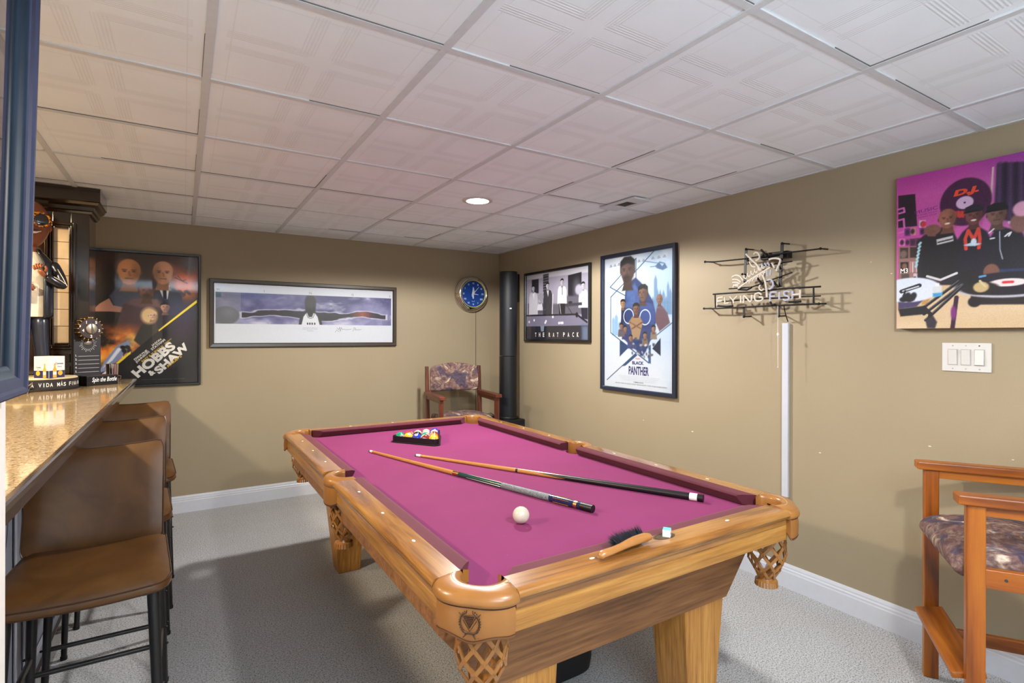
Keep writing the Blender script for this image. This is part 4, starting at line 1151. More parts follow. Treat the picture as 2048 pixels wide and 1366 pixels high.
# small dark frame half hidden by the speaker
sf = thing('framed_picture', 'small dark framed picture on the right wall half hidden behind the speaker tower', 'picture', (WX, 4.645, 1.738), -PI / 2)
m_ = MB(); m_.box2((-0.115, -0.028, 0.0), (0.115, 0, 0.28)); m_.build('frame', M_BLACK, sf, bevel=0.006)
m_ = MB(); m_.box2((-0.085, -0.0295, 0.035), (0.085, -0.027, 0.245)); m_.build('picture_backing', plain('black_velvet', col(18, 16, 14), 0.8), sf)
m_ = MB(); rr = random.Random(9)
for s in (-1, 1):
    for k in range(7):
        z = 0.05 + k * 0.026; m_.tube([(s * (0.03 + 0.02 * math.sin(k)), -0.030, z), (s * (0.055 + 0.012 * math.cos(k * 2)), -0.030, z + 0.014), (s * 0.045, -0.030, z + 0.026)], 0.003, 5)
m_.build('gold_ornament', plain('dull_gold', col(178, 158, 108), 0.35, 0.7), sf)

# ------------------------------------------------------------------ neon sign (unlit)
NXo = 2.785
ns = thing('neon_sign', 'unlit neon bar sign with a glass-tube fish above two words on the right wall', 'neon sign', (WX, 1.95, 1.55), -PI / 2)
def npt(x, y, off=0.0):
    p = on_x(1380 + x / 4.5525, 460 + y / 4.5525, NXo + off)
    return Vector((-(p.y - 1.95), p.x - WX, p.z - 1.55))
def npl(P, off=0.0): return [npt(x, y, off) for x, y in P]
def rbar(parent, name, P, r, off, mt, flat=False):
    m_ = MB(); m_.tube(npl(P, off), r, 8); return m_.build(name, mt, parent, smooth=True)
M_NBLK = plain('black_neon_frame', col(20, 18, 17), 0.5, spec=0.35)
m_ = MB()
for P, r in (([(140, 290), (225, 290), (500, 262), (890, 205), (1130, 178), (1192, 170)], 0.0042), ([(210, 585), (430, 570), (640, 560), (830, 535), (1190, 515)], 0.0048),
             ([(232, 655), (700, 625), (1190, 600)], 0.0034), ([(130, 715), (240, 715), (700, 690), (1175, 672)], 0.0048), ([(355, 535), (560, 520), (930, 385)], 0.0038), ([(640, 330), (930, 285)], 0.0038),
             ([(228, 580), (232, 708)], 0.0042), ([(1125, 512), (1125, 668)], 0.0046)):
    m_.tube(npl(P, 0.012), r, 8)
nfr = m_.build('wire_frame', M_NBLK, ns, smooth=True)
m_ = MB()
for P, w in (([(512, 175), (505, 300), (500, 480)], 0.0075), ([(840, 122), (828, 330), (822, 520)], 0.0085), ([(490, 700), (493, 790)], 0.0065), ([(810, 680), (808, 785)], 0.0068)):
    for a, b in zip(P, P[1:]):
        A_, B_ = npt(*a, 0.018), npt(*b, 0.018); s = Vector((w, 0, 0)); d = Vector((0, 0.002, 0))
        m_.hexa([B_ - s - d, B_ + s - d, B_ + s + d, B_ - s + d, A_ - s - d, A_ + s - d, A_ + s + d, A_ - s + d])
m_.build('upright_strap', M_NBLK, ns)
for x, y, yo in ((512, 175, 0), (840, 122, 0), (493, 790, 0), (808, 785, 0), (1190, 170, 0), (140, 290, 0), (130, 715, 0), (1175, 672, 0)):
    p = npt(x, y, 0.018); m_ = MB(); m_.tube([p, Vector((p.x - 0.004, 0, p.z + 0.004))], 0.0042, 8); m_.sphere(Vector((p.x, p.y - 0.002, p.z)), 0.0075, 8, 6)
    m_.build('wall_standoff', M_NBLK, ns, smooth=True)

m_ = MB(); a = [npt(640, 215, 0.03), npt(890, 185, 0.03), npt(890, 250, 0.03), npt(640, 275, 0.03)]
back = [Vector((p.x, p.y + 0.045, p.z)) for p in a]
m_.hexa([a[3], a[2], back[2], back[3], a[0], a[1], back[1], back[0]]); m_.build('transformer_box', M_NBLK, ns, bevel=0.004)
M_TUBEG = plain('unlit_neon_glass', col(212, 204, 192), 0.12, var=0.04, coat=0.7)
M_TUBEB = plain('bluish_neon_glass', col(176, 180, 200), 0.12, var=0.04, coat=0.7)
def curve_pts(P, n=4):
    if len(P) < 3: return P
    out = []
    for i in range(len(P) - 1):
        p0, p1, p2, p3 = P[max(i - 1, 0)], P[i], P[i + 1], P[min(i + 2, len(P) - 1)]
        for k in range(n):
            t = k / n
            out.append(tuple(0.5 * (2 * p1[j] + (p2[j] - p0[j]) * t + (2 * p0[j] - 5 * p1[j] + 4 * p2[j] - p3[j]) * t * t + (3 * p1[j] - p0[j] - 3 * p2[j] + p3[j]) * t ** 3) for j in (0, 1)))
    out.append(P[-1]); return out
letters = [
    ([(303, 612), (262, 618), (250, 632), (246, 690)], 0), ([(250, 650), (292, 645)], 0),
    ([(318, 612), (318, 670), (356, 664)], 0),
    ([(364, 606), (392, 640), (432, 602)], 0), ([(392, 640), (400, 668)], 0),
    ([(462, 598), (464, 664)], 0),
    ([(488, 664), (494, 598), (552, 654), (564, 590)], 0),
    ([(652, 590), (630, 574), (598, 582), (588, 612), (600, 642), (632, 648), (660, 634), (658, 612), (630, 612)], 0),
    ([(792, 566), (746, 568), (732, 584), (728, 648)], 1), ([(732, 606), (778, 602)], 1),
    ([(816, 562), (812, 634)], 1),
    ([(906, 566), (876, 556), (856, 574), (866, 596), (896, 606), (900, 630), (872, 640), (846, 632)], 1),
    ([(934, 552), (932, 626)], 1), ([(1004, 544), (1002, 624)], 0), ([(936, 590), (1000, 584)], 0)]
for P, c in letters:
    m_ = MB(); m_.tube(npl(curve_pts(P) if len(P) > 3 else P), 0.0052, 8); m_.build('letter_tube', M_TUBEB if c else M_TUBEG, ns, smooth=True)
fish = [([(440, 532), (500, 488), (620, 410), (732, 340)], 0, .0058), ([(510, 218), (560, 268), (612, 318), (640, 362)], 0, .0056),
        ([(582, 222), (598, 204), (622, 214), (634, 246), (620, 272), (600, 276)], 0, .005), ([(720, 268), (770, 258), (820, 268), (812, 312), (785, 372)], 0, .0056),
        ([(745, 300), (770, 345)], 0, .005), ([(660, 410), (684, 470), (696, 540), (700, 612)], 0, .0056),
        ([(708, 458), (736, 452), (756, 480), (752, 518), (722, 540)], 1, .0052), ([(700, 370), (706, 425)], 1, .005), ([(738, 362), (732, 412)], 1, .005),
        ([(384, 430), (420, 412), (458, 424), (486, 462)], 0, .0052), ([(388, 452), (430, 452), (466, 474)], 0, .005), ([(388, 478), (430, 478), (456, 492)], 0, .005), ([(392, 524), (410, 500), (444, 498)], 0, .005),
        ([(396, 500), (440, 512)], 0, .0045), ([(540, 288), (566, 330), (600, 336)], 0, .0045), ([(640, 500), (630, 530), (650, 550), (672, 540)], 0, .0045)]
for k in range(6):
    x = 496 + k * 32; y = 432 - k * 19
    fish.append(([(x, y - 22), (x - 2, y), (x + 16, y + 12), (x + 24, y - 8)], 0, .0042)); fish.append(([(x + 24, y + 56), (x + 30, y + 30), (x + 46, y + 36), (x + 44, y + 54)], 0, .0042))
for k in range(3): fish.append(([(652 + k * 28, 306 - k * 6), (668 + k * 28, 336 - k * 6)], 1, .0046))
for P, c, r in fish:
    m_ = MB(); m_.tube(npl(curve_pts(P) if len(P) > 2 else P, -0.004), r, 8); m_.build('fish_tube', M_TUBEB if c else M_TUBEG, ns, smooth=True)
for P in ([(648, 180), (700, 240)], [(470, 405), (482, 400)], [(520, 262), (540, 300)], [(440, 540), (520, 545), (560, 522)], [(760, 470), (800, 520)], [(600, 420), (660, 500)], [(250, 690), (330, 696), (390, 690)], [(730, 655), (745, 680), (775, 676)], [(900, 655), (1010, 650)]):
    m_ = MB(); m_.tube(npl(P, 0.006), 0.0062, 8); m_.build('blacked_out_tube', M_NBLK, ns, smooth=True)
m_ = MB(); m_.tube([npt(855, 690, 0.02), npt(868, 760, 0.03), npt(880, 800, 0.05), Vector((npt(882, 850, 0.07).x, -0.012, npt(882, 850).z + 0.012))], 0.0032, 6); m_.build('power_cord', M_BLACK, ns, smooth=True)
m_ = MB(); p0, p1 = npt(800, 690), npt(801, 1250); mid = npt(800, 950)
m_.tube([p0, mid, p1], 0.0011, 6); m_.sphere(mid, 0.0058, 8, 6, (1, 1, 1.7)); m_.sphere(p1, 0.0032, 8, 6); m_.build('pull_cord', M_IVORY, ns, smooth=True)

# ------------------------------------------------------------------ things on the bar
# round advertising base with the figurine
bs_c = Vector((-0.672, 3.852, BZ))
bs = thing('display_stand', 'round black display base with white slogan lettering on the bar', 'display stand', bs_c)
m_ = MB(); m_.lathe([(0.172, 0), (0.174, 0.004), (0.168, 0.010), (0.168, 0.056), (0.164, 0.060)], 48); m_.build('plinth', plain('charcoal_plinth', col(34, 30, 30), 0.4), bs, smooth=True, angle=35)
m_ = MB(); m_.lathe([(0.163, 0.060), (0.165, 0.064), (0.158, 0.068), (0.001, 0.068)], 48); m_.build('sand_top', plain('sand_coloured_top', col(222, 206, 162), 0.6), bs, smooth=True, angle=35)
m_ = MB(); s_ = 'LA VIDA MÁS FINA'; mid_a = math.atan2(-0.80, 0.60) + 0.02; step = 0.092
for k, ch_ in enumerate(s_):
    if ch_ == ' ': continue
    a = mid_a + (k - 8.2) * step; r = 0.1688
    M = frame_M((r * math.cos(a), r * math.sin(a), 0.033 + (0.004 if ch_ == 'Á' else 0)), (-math.sin(a), math.cos(a), 0), (0, 0, 1))
    add_text(m_, ch_, M, height=0.026 if ch_ == 'Á' else 0.0205, width=0.0034 if ch_ == 'I' else 0.0122, bold=0.012)
a = mid_a + (16.6 - 8.2) * step
m_.tube([(0.169 * math.cos(a + 0.05 * math.cos(q)), 0.169 * math.sin(a + 0.05 * math.cos(q)), 0.034 + 0.009 * math.sin(q)) for q in np.linspace(0, 2 * PI, 14)], 0.001, 4)
m_.build('slogan', plain('white_print', col(236, 234, 230), 0.5), bs)
# carton on the base
bxc = Vector((-0.614, 3.755, BZ + 0.068))
M_CW, M_CN, M_CG, M_CY2 = plain('carton_white', col(232, 230, 226), 0.45), plain('carton_navy', col(34, 40, 84), 0.45), plain('carton_gold', col(226, 170, 50), 0.4), plain('bottle_amber', col(222, 168, 64), 0.3)
ca = thing('beer_carton', 'small white and navy beer carton standing on the display stand', 'carton', bxc, 0.02)
m_ = MB(); m_.box((0, 0, 0.058), (0.095, 0.085, 0.116), Matrix.Rotation(math.radians(-42), 3, 'Z')); m_.build('box', M_CW, ca, bevel=0.001)
def face_M(side):
    R = Matrix.Rotation(math.radians(-42), 4, 'Z')
    if side == 'L': return R @ frame_M((0, -0.0428, 0), (1, 0, 0), (0, 0, 1))     # width .095
    return R @ frame_M((0.0478, 0, 0), (0, 1, 0), (0, 0, 1))                       # width .085
m_ = MB()
def fq(M, x0, z0, x1, z1, d=0.0): m_.quad(*[M @ Vector((x, z, d)) for x, z in ((x0, z0), (x1, z0), (x1, z1), (x0, z1))])
for sd, hw in (('L', 0.0465), ('R', 0.0415)):
    M = face_M(sd); m_.mi = 0; fq(M, -hw, 0.001, hw, 0.040)
    m_.mi = 1
    cx = -hw * 0.45 if sd == 'L' else hw * 0.42
    m_.prism([(cx + 0.013 * math.cos(q * PI / 8), 0.026 + 0.013 * math.sin(q * PI / 8)) for q in range(16)], 0.0001, 0.0003, M)
    m_.mi = 2; bx_ = hw * 0.45 if sd == 'L' else -hw * 0.30
    m_.prism([(bx_ - 0.010, 0.003), (bx_ + 0.010, 0.003), (bx_ + 0.010, 0.045), (bx_ + 0.004, 0.058), (bx_ + 0.0035, 0.078), (bx_ - 0.0035, 0.078), (bx_ - 0.004, 0.058), (bx_ - 0.010, 0.045)], 0.0004, 0.0006, M)
    m_.mi = 3; m_.prism([(bx_ - 0.009, 0.018), (bx_ + 0.009, 0.018), (bx_ + 0.009, 0.034), (bx_ - 0.009, 0.034)], 0.0007, 0.0009, M)
    m_.mi = 0
    add_text(m_, 'Corona', M @ Matrix.Translation((0.012 if sd == 'R' else -0.018, 0.078 if sd == 'R' else 0.058, 0.0008)), width=0.042 if sd == 'R' else 0.030, bold=0.015)
    add_text(m_, 'Extra', M @ Matrix.Translation((0.014 if sd == 'R' else -0.018, 0.061 if sd == 'R' else 0.047, 0.0008)), width=0.022 if sd == 'R' else 0.014)
m_.build('printed_sides', [M_CN, M_CG, M_CY2, M_CW], ca, recalc=False)
# figurine: bobblehead man
fg_c = Vector((-0.712, 3.885, BZ + 0.068))
fg = thing('bobblehead_figurine', 'large bobblehead figurine in sunglasses and dark jacket on the display stand', 'figurine', fg_c, math.radians(8))
M_SKIN = plain('figurine_skin', col(142, 80, 44), 0.38, var=0.06)
M_JACK = plain('figurine_jacket', col(26, 28, 36), 0.25, coat=0.3)
M_PANT = plain('figurine_trousers', col(34, 38, 52), 0.3, coat=0.2)
M_SHIRT = plain('figurine_shirt', col(226, 214, 192), 0.45)
def skin_obj(name, verts, edges, radii, mat, parent, sub=2):
    me = bpy.data.meshes.new(name); me.from_pydata(verts, edges, []); o = link(bpy.data.objects.new(name, me)); o.parent = parent
    md = o.modifiers.new('skin', 'SKIN')
    for i, sv in enumerate(me.skin_vertices[0].data):
        r = radii[i]; sv.radius = r if isinstance(r, tuple) else (r, r); sv.use_root = (i == 0)
    md.use_smooth_shade = True
    sb = o.modifiers.new('sub', 'SUBSURF'); sb.levels = sub; sb.render_levels = sub
    me.materials.append(mat); return o
# body (skin) under the clothes: torso, neck, arms with hands
body = skin_obj('body', [(0, 0, 0.36), (0, 0, 0.50), (0, 0, 0.66), (0, 0, 0.70), (0, -0.005, 0.76)], [(0, 1), (1, 2), (2, 3), (3, 4)], [(0.050, 0.040), (0.055, 0.042), (0.050, 0.036), (0.026, 0.026), (0.026, 0.026)], M_SKIN, fg)
# head
def head_pt(th, ph):
    # th 0..pi from top, ph around; -y is the face
    x, y, z = math.sin(th) * math.cos(ph), math.sin(th) * math.sin(ph), math.cos(th)
    rx, ry, rz = 0.078, 0.090, 0.130
    if z < 0: rx *= 1 - 0.20 * (-z) ** 1.5; 
    jaw = 1 + (0.10 * (-z) if z < 0 and y < 0 else 0)
    p = Vector((x * rx, y * ry * jaw, z * rz))
    if y < -0.3:
        f = (-y - 0.3) / 0.7
        p.y -= 0.020 * f * math.exp(-((p.x) / 0.016) ** 2) * math.exp(-((p.z + 0.015) / 0.030) ** 2)   # nose
        p.y -= 0.010 * f * math.exp(-((p.x) / 0.035) ** 2) * math.exp(-((p.z + 0.068) / 0.014) ** 2)   # lips
        p.y -= 0.010 * f * math.exp(-((p.x) / 0.030) ** 2) * math.exp(-((p.z + 0.115) / 0.020) ** 2)   # chin
        p.y += 0.008 * f * math.exp(-((abs(p.x) - 0.034) / 0.018) ** 2) * math.exp(-((p.z - 0.018) / 0.018) ** 2)
    return p
HZ = 0.838
m_ = MB(); rows = [[head_pt(PI * i / 30, 2 * PI * k / 40) + Vector((0, 0, HZ)) for k in range(40)] for i in range(1, 30)]
V = m_.grid(rows, close_u=True); m_.bm.faces.new(V[0]); m_.bm.faces.new(V[-1])
hd_ = m_.build('head', M_SKIN, fg, smooth=True, angle=0)
for s in (-1, 1):
    m_ = MB(); m_.sphere((s * 0.077, 0.008, HZ - 0.01), 0.020, 12, 8, (0.4, 0.7, 1.1)); m_.build('ear', M_SKIN, hd_, smooth=True)
m_ = MB(); m_.tube([(-0.040, -0.082, HZ - 0.050), (-0.020, -0.098, HZ - 0.057), (0, -0.104, HZ - 0.059), (0.020, -0.098, HZ - 0.055), (0.042, -0.080, HZ - 0.044)], [0.002, 0.006, 0.007, 0.006, 0.002], 8); m_.build('teeth', plain('tooth_white', col(240, 236, 228), 0.3), hd_, smooth=True)
m_ = MB()
for zz, r in ((-0.006, 0.0045), (0.008, 0.0035)):
    m_.tube([(-0.044, -0.078, HZ - 0.048 - zz * .6), (-0.020, -0.097, HZ - 0.057 - zz), (0, -0.103, HZ - 0.059 - zz), (0.020, -0.097, HZ - 0.055 - zz), (0.046, -0.076, HZ - 0.042 - zz * .6)], [0.001, r, r, r, 0.001], 8)
m_.build('lips', plain('lip_brown', col(116, 58, 40), 0.4), hd_, smooth=True)
m_ = MB(); m_.tube([(-0.030, -0.092, HZ - 0.042), (0, -0.104, HZ - 0.040), (0.030, -0.092, HZ - 0.040)], [0.0012, 0.0025, 0.0012], 6); m_.build('moustache', M_GAP, hd_, smooth=True)
M_TORT = None
mt_, nt, b = new_mat('tortoiseshell'); n_ = noise(nt, coords(nt), 90, 2); nt.links.new(ramp(nt, n_.outputs[0], [(0.46, col(70, 36, 14)), (0.52, col(226, 140, 30))]), b.inputs['Base Color']); b.inputs['Roughness'].default_value = 0.2
gl = None
m_ = MB()
for s in (-1, 1):
    m_.tube([(s * 0.044 + 0.035 * math.cos(q), -0.098 + 0.16 * max(0, abs(s * 0.044 + 0.035 * math.cos(q)) - 0.03), HZ + 0.016 + 0.037 * math.sin(q)) for q in np.linspace(0, 2 * PI, 24, endpoint=False)], 0.0052, 8, closed=True)
    m_.tube([(s * 0.078, -0.088, HZ + 0.024), (s * 0.084, -0.045, HZ + 0.018), (s * 0.082, 0.01, HZ + 0.012)], 0.004, 6)
m_.tube([(-0.010, -0.100, HZ + 0.022), (0, -0.106, HZ + 0.026), (0.010, -0.100, HZ + 0.022)], 0.004, 6); m_.tube([(-0.036, -0.100, HZ + 0.053), (0, -0.104, HZ + 0.048), (0.036, -0.100, HZ + 0.053)], 0.0035, 6)
gl = m_.build('sunglasses', mt_, fg, smooth=True, label='orange tortoiseshell sunglasses')
m_ = MB()
for s in (-1, 1): m_.sphere((s * 0.044, -0.092, HZ + 0.016), 0.035, 18, 10, (1, 0.14, 1.05), Matrix.Rotation(s * 0.14, 3, 'Z'))
m_.build('lens', plain('black_lens', col(10, 9, 9), 0.05, coat=1.0), gl, smooth=True)
# clothes
m_ = MB(); rows = []
for z, rx, ry in ((0.33, 0.070, 0.052), (0.40, 0.072, 0.054), (0.50, 0.070, 0.054), (0.60, 0.068, 0.052), (0.655, 0.056, 0.044), (0.685, 0.032, 0.030)):
    rows.append([Vector((rx * math.cos(2 * PI * k / 28), ry * math.sin(2 * PI * k / 28), z)) for k in range(28)])
V = m_.grid(rows, close_u=True); m_.bm.faces.new(V[0]); m_.build('shirt', M_SHIRT, fg, smooth=True)
m_ = MB(); rows = []
for z, rx, ry in ((0.325, 0.086, 0.066), (0.34, 0.090, 0.070), (0.45, 0.090, 0.070), (0.56, 0.092, 0.068), (0.63, 0.088, 0.060), (0.67, 0.058, 0.048), (0.70, 0.034, 0.036)):
    rows.append([Vector((rx * math.cos(a), ry * math.sin(a), z)) for a in np.linspace(-PI / 2 + 0.62, 3 * PI / 2 - 0.62, 30)])
m_.grid(rows); jk = m_.build('jacket', M_JACK, fg, smooth=True, solid=0.008)
skin_obj('sleeve', [(0.082, 0, 0.640), (0.118, -0.012, 0.560), (0.134, -0.022, 0.497), (0.100, -0.052, 0.520), (0.060, -0.078, 0.556)], [(0, 1), (1, 2), (2, 3), (3, 4)], [0.030, 0.028, 0.029, 0.025, 0.019], M_JACK, jk)
skin_obj('sleeve', [(-0.082, 0, 0.640), (-0.110, -0.012, 0.560), (-0.118, -0.025, 0.490), (-0.080, -0.064, 0.478), (-0.050, -0.080, 0.484)], [(0, 1), (1, 2), (2, 3), (3, 4)], [0.030, 0.028, 0.027, 0.024, 0.019], M_JACK, jk)
m_ = MB(); m_.tube([(0.108, -0.030, 0.600), (0.134, -0.045, 0.545), (0.150, -0.046, 0.505)], 0.002, 6); m_.tube([(0.095, -0.074, 0.550), (0.125, -0.058, 0.532), (0.148, -0.040, 0.512)], 0.0022, 6); m_.build('white_piping', M_SHIRT, jk)
def hand(side, wrist, dirv, up, curl):
    """palm plus five separate bent fingers"""
    d = Vector(dirv).normalized(); u = Vector(up).normalized(); w = d.cross(u).normalized(); W_ = Vector(wrist)
    K = 1.45
    vs = [W_ - d * 0.012 * K, W_ + d * 0.006 * K, W_ + d * 0.020 * K]; es = [(0, 1), (1, 2)]; rs = [0.014, (0.018, 0.013), (0.021, 0.012)]
    skin_obj('hand', [tuple(v) for v in vs], es, rs, M_SKIN, body, 2)
    for k, (off, L) in enumerate(((-0.0165, 0.029), (-0.0055, 0.036), (0.0055, 0.038), (0.0165, 0.033))):
        a = W_ + d * 0.032 + w * off; c_ = curl * (1 + 0.25 * k); q = a + (d * math.cos(c_ * .5) - u * math.sin(c_ * .5)) * L * 0.55; e = q + (d * math.cos(c_ * 1.5) - u * math.sin(c_ * 1.5)) * L * 0.55
        skin_obj('finger', [tuple(a), tuple(q), tuple(e)], [(0, 1), (1, 2)], [0.0066, 0.0062, 0.0050], M_SKIN, body, 1)
    a = W_ + d * 0.006 + w * side * 0.017; q = a + (d * 0.6 + w * side * 0.8).normalized() * 0.020; e = q + (d * 0.9 - u * 0.4 + w * side * 0.1).normalized() * 0.019
    skin_obj('thumb', [tuple(a), tuple(q), tuple(e)], [(0, 1), (1, 2)], [0.0080, 0.0070, 0.0058], M_SKIN, body, 1)
hand(1, (0.050, -0.086, 0.562), (-0.55, -0.30, 0.75), (-0.3, -0.8, -0.5), 0.7)
hand(-1, (-0.036, -0.090, 0.488), (0.8, -0.55, 0.1), (-0.4, -0.2, 0.9), 1.1)
for s in (-1, 1):
    skin_obj('trouser_leg', [(s * 0.032, 0, 0.345), (s * 0.038, -0.004, 0.22), (s * 0.046, 0, 0.10), (s * 0.050, 0.002, 0.026)], [(0, 1), (1, 2), (2, 3)], [(0.040, 0.044), 0.036, 0.033, 0.036], M_PANT, fg)
    m_ = MB(); m_.sphere((s * 0.052, -0.022, 0.016), 0.03, 14, 8, (0.75, 1.6, 0.52)); m_.build('shoe', M_SHIRT, fg, smooth=True)
# the figurine holds a small yellow bottle
m_ = MB(); m_.lathe([(0.001, 0), (0.016, 0.001), (0.017, 0.006), (0.017, 0.055), (0.012, 0.070), (0.0065, 0.082), (0.006, 0.108), (0.0075, 0.110), (0.001, 0.112)], 20)
bt = m_.build('toy_bottle', plain('yellow_bottle', col(236, 196, 40), 0.2, coat=0.5), None, smooth=True, loc=fg_c + Vector((-0.012, -0.118, 0.425)))
set_props(bt, 'yellow toy beer bottle held in the figurine\'s hand', 'bottle')
m_ = MB(); m_.lathe([(0.0174, 0.018), (0.0174, 0.040)], 20, cap=False); m_.build('bottle_label', M_CN, bt, smooth=True)

# spin game: base box, board, wheel
ga = math.atan2(0.617, 0.79)
gm = thing('spinner_game', 'black spin the bottle game with number wheel and list board on the bar', 'game', (-0.462, 3.945, BZ), ga)
m_ = MB(); m_.box2((-0.020, 0, 0.0), (0.155, 0.115, 0.058)); gb = m_.build('base_box', plain('gloss_black_box', col(16, 15, 18), 0.25), gm, bevel=0.002)
m_ = MB(); m_.box2((-0.014, 0.006, 0.0582), (0.149, 0.078, 0.0588)); m_.build('wooden_tray', plain('dark_brown_tray', col(70, 44, 30), 0.3), gb)
m_ = MB(); add_text(m_, 'Spin the Bottle', frame_M((0.078, -0.0006, 0.031), (1, 0, 0), (0, 0, 1)), width=0.138, height=0.034, bold=0.012, shear=0.25)
m_.build('title', plain('white_print', col(226, 232, 236), 0.5), gb)
m_ = MB(); m_.box2((-0.040, 0.082, 0.0), (0.108, 0.104, 0.372)); bd = m_.build('board', plain('matt_black_board', col(22, 20, 24), 0.45), gm, bevel=0.002)
m_ = MB()
for k in range(5):
    z = 0.172 - k * 0.0235
    m_.box2((-0.016, 0.0812, z), (0.098, 0.0818, z + 0.0016))
    add_text(m_, '%d.' % (k + 1), frame_M((-0.027, 0.0812, z + 0.006), (1, 0, 0), (0, 0, 1)), height=0.012, bold=0.02)
c_ = (0.036, 0.245)
for k in range(24):
    a = 2 * PI * k / 24; r0, r1 = 0.030, 0.042 + 0.006 * (k % 2)
    m_.tube([(c_[0] + r0 * math.cos(a), 0.0812, c_[1] + r0 * math.sin(a)), (c_[0] + r1 * math.cos(a), 0.0812, c_[1] + r1 * math.sin(a))], 0.0010, 4)
m_.build('score_lines', plain('chalk_white_lines', col(210, 208, 214), 0.6), bd)
m_ = MB(); m_.sphere((0.036, 0.080, 0.250), 0.020, 16, 8, (1.15, 0.12, 0.7)); m_.tube([(0.05, 0.0795, 0.252), (0.062, 0.0795, 0.246), (0.068, 0.0795, 0.252)], 0.002, 5); m_.build('fish_emblem', plain('pewter', col(122, 112, 104), 0.35, 0.6), bd, smooth=True)
Mw = Matrix.Rotation(PI / 2, 3, 'X'); wc = Vector((0.026, 0.080, 0.336))
m_ = MB(); m_.lathe([(0.060, 0.0), (0.062, 0.004), (0.062, 0.040), (0.058, 0.044), (0.001, 0.044)], 40, wc, Mw); wh = m_.build('number_wheel', plain('dark_wheel', col(52, 36, 34), 0.25, coat=0.6), gm, smooth=True, angle=35)
m_ = MB(); m_.lathe([(0.030, 0.044), (0.030, 0.050), (0.026, 0.052), (0.001, 0.052)], 32, wc, Mw)
m_.build('hub', plain('brushed_nickel', col(186, 176, 156), 0.3, 0.8), wh, smooth=True, angle=35)
m_ = MB(); m_.tube([wc + Vector((-0.004, -0.054, 0.034)), wc + Vector((0.004, -0.054, -0.026))], [0.002, 0.006], 8); m_.build('pointer', plain('pointer_steel', col(120, 116, 112), 0.3, 0.8), wh, smooth=True)
m_ = MB()
for k in range(18):
    a = 2 * PI * k / 18
    m_.box(wc + Vector((0.066 * math.cos(a), -0.022, 0.066 * math.sin(a))), (0.010, 0.034, 0.006), Matrix.Rotation(-a, 3, 'Y'))
m_.build('brass_clip', M_BRASS, wh, bevel=0.001)
m_ = MB()
for k, s in enumerate('12345'):
    a = PI / 2 + 0.5 + k * 2 * PI / 5; a = {'1': PI / 2 + .62, '5': PI / 2 - .62, '4': PI + .25, '3': -.25, '2': -PI / 2}[s]
    add_text(m_, s, frame_M(wc + Vector((0.045 * math.cos(a), -0.0446, 0.045 * math.sin(a))), (1, 0, 0), (0, 0, 1)), height=0.017, bold=0.03)
m_.build('numbers', plain('white_print', col(236, 232, 226), 0.5), wh)
# chrome ribbed cup stack
cp = thing('shot_cup', 'shiny ribbed chrome cup standing at the end of the bar', 'cup', (-0.396, 4.330, BZ))
m_ = MB(); rows = []
for z, r, rib in ((0.0, 0.034, 0), (0.003, 0.035, 0), (0.010, 0.035, 0), (0.013, 0.030, 1), (0.028, 0.030, 1), (0.031, 0.034, 0), (0.036, 0.034, 0), (0.039, 0.030, 1), (0.110, 0.033, 1), (0.112, 0.030, 1), (0.105, 0.028, 0)):
    rows.append([Vector(((r + (0.0016 if rib and k % 4 < 2 else 0)) * math.cos(2 * PI * k / 64), (r + (0.0016 if rib and k % 4 < 2 else 0)) * math.sin(2 * PI * k / 64), z)) for k in range(64)])
V = m_.grid(rows, close_u=True); m_.bm.faces.new(V[0]); m_.bm.faces.new(V[-1]); m_.build('ribbed_body', plain('bright_steel', col(222, 222, 222), 0.1, 1.0), cp, smooth=True, angle=30)
m_ = MB(); m_.tube([(0.030, -0.006, 0.012), (0.046, -0.008, 0.014), (0.048, -0.008, 0.030), (0.032, -0.006, 0.034)], 0.003, 8); m_.build('handle', M_CHROME, cp, smooth=True)
# black caddy with wires left of the base
cd = thing('bar_caddy', 'low black tray beside the display stand near the left edge of the bar', 'tray', (-0.775, 3.62, BZ), -0.2)
m_ = MB(); m_.box2((-0.09, -0.06, 0), (0.09, 0.06, 0.006)); m_.box2((-0.09, -0.06, 0.006), (0.09, -0.056, 0.03)); m_.box2((-0.09, 0.056, 0.006), (0.09, 0.06, 0.03)); m_.box2((-0.09, -0.056, 0.006), (-0.086, 0.056, 0.03)); m_.box2((0.086, -0.056, 0.006), (0.09, 0.056, 0.03))
m_.build('tray_body', M_BLACK, cd, bevel=0.002)
m_ = MB(); m_.tube([(0.08, 0.05, 0.03), (0.10, 0.055, 0.050), (0.112, 0.02, 0.045), (0.115, -0.03, 0.004)], 0.0025, 6); m_.build('wire_handle', M_CHROME, cd, smooth=True)

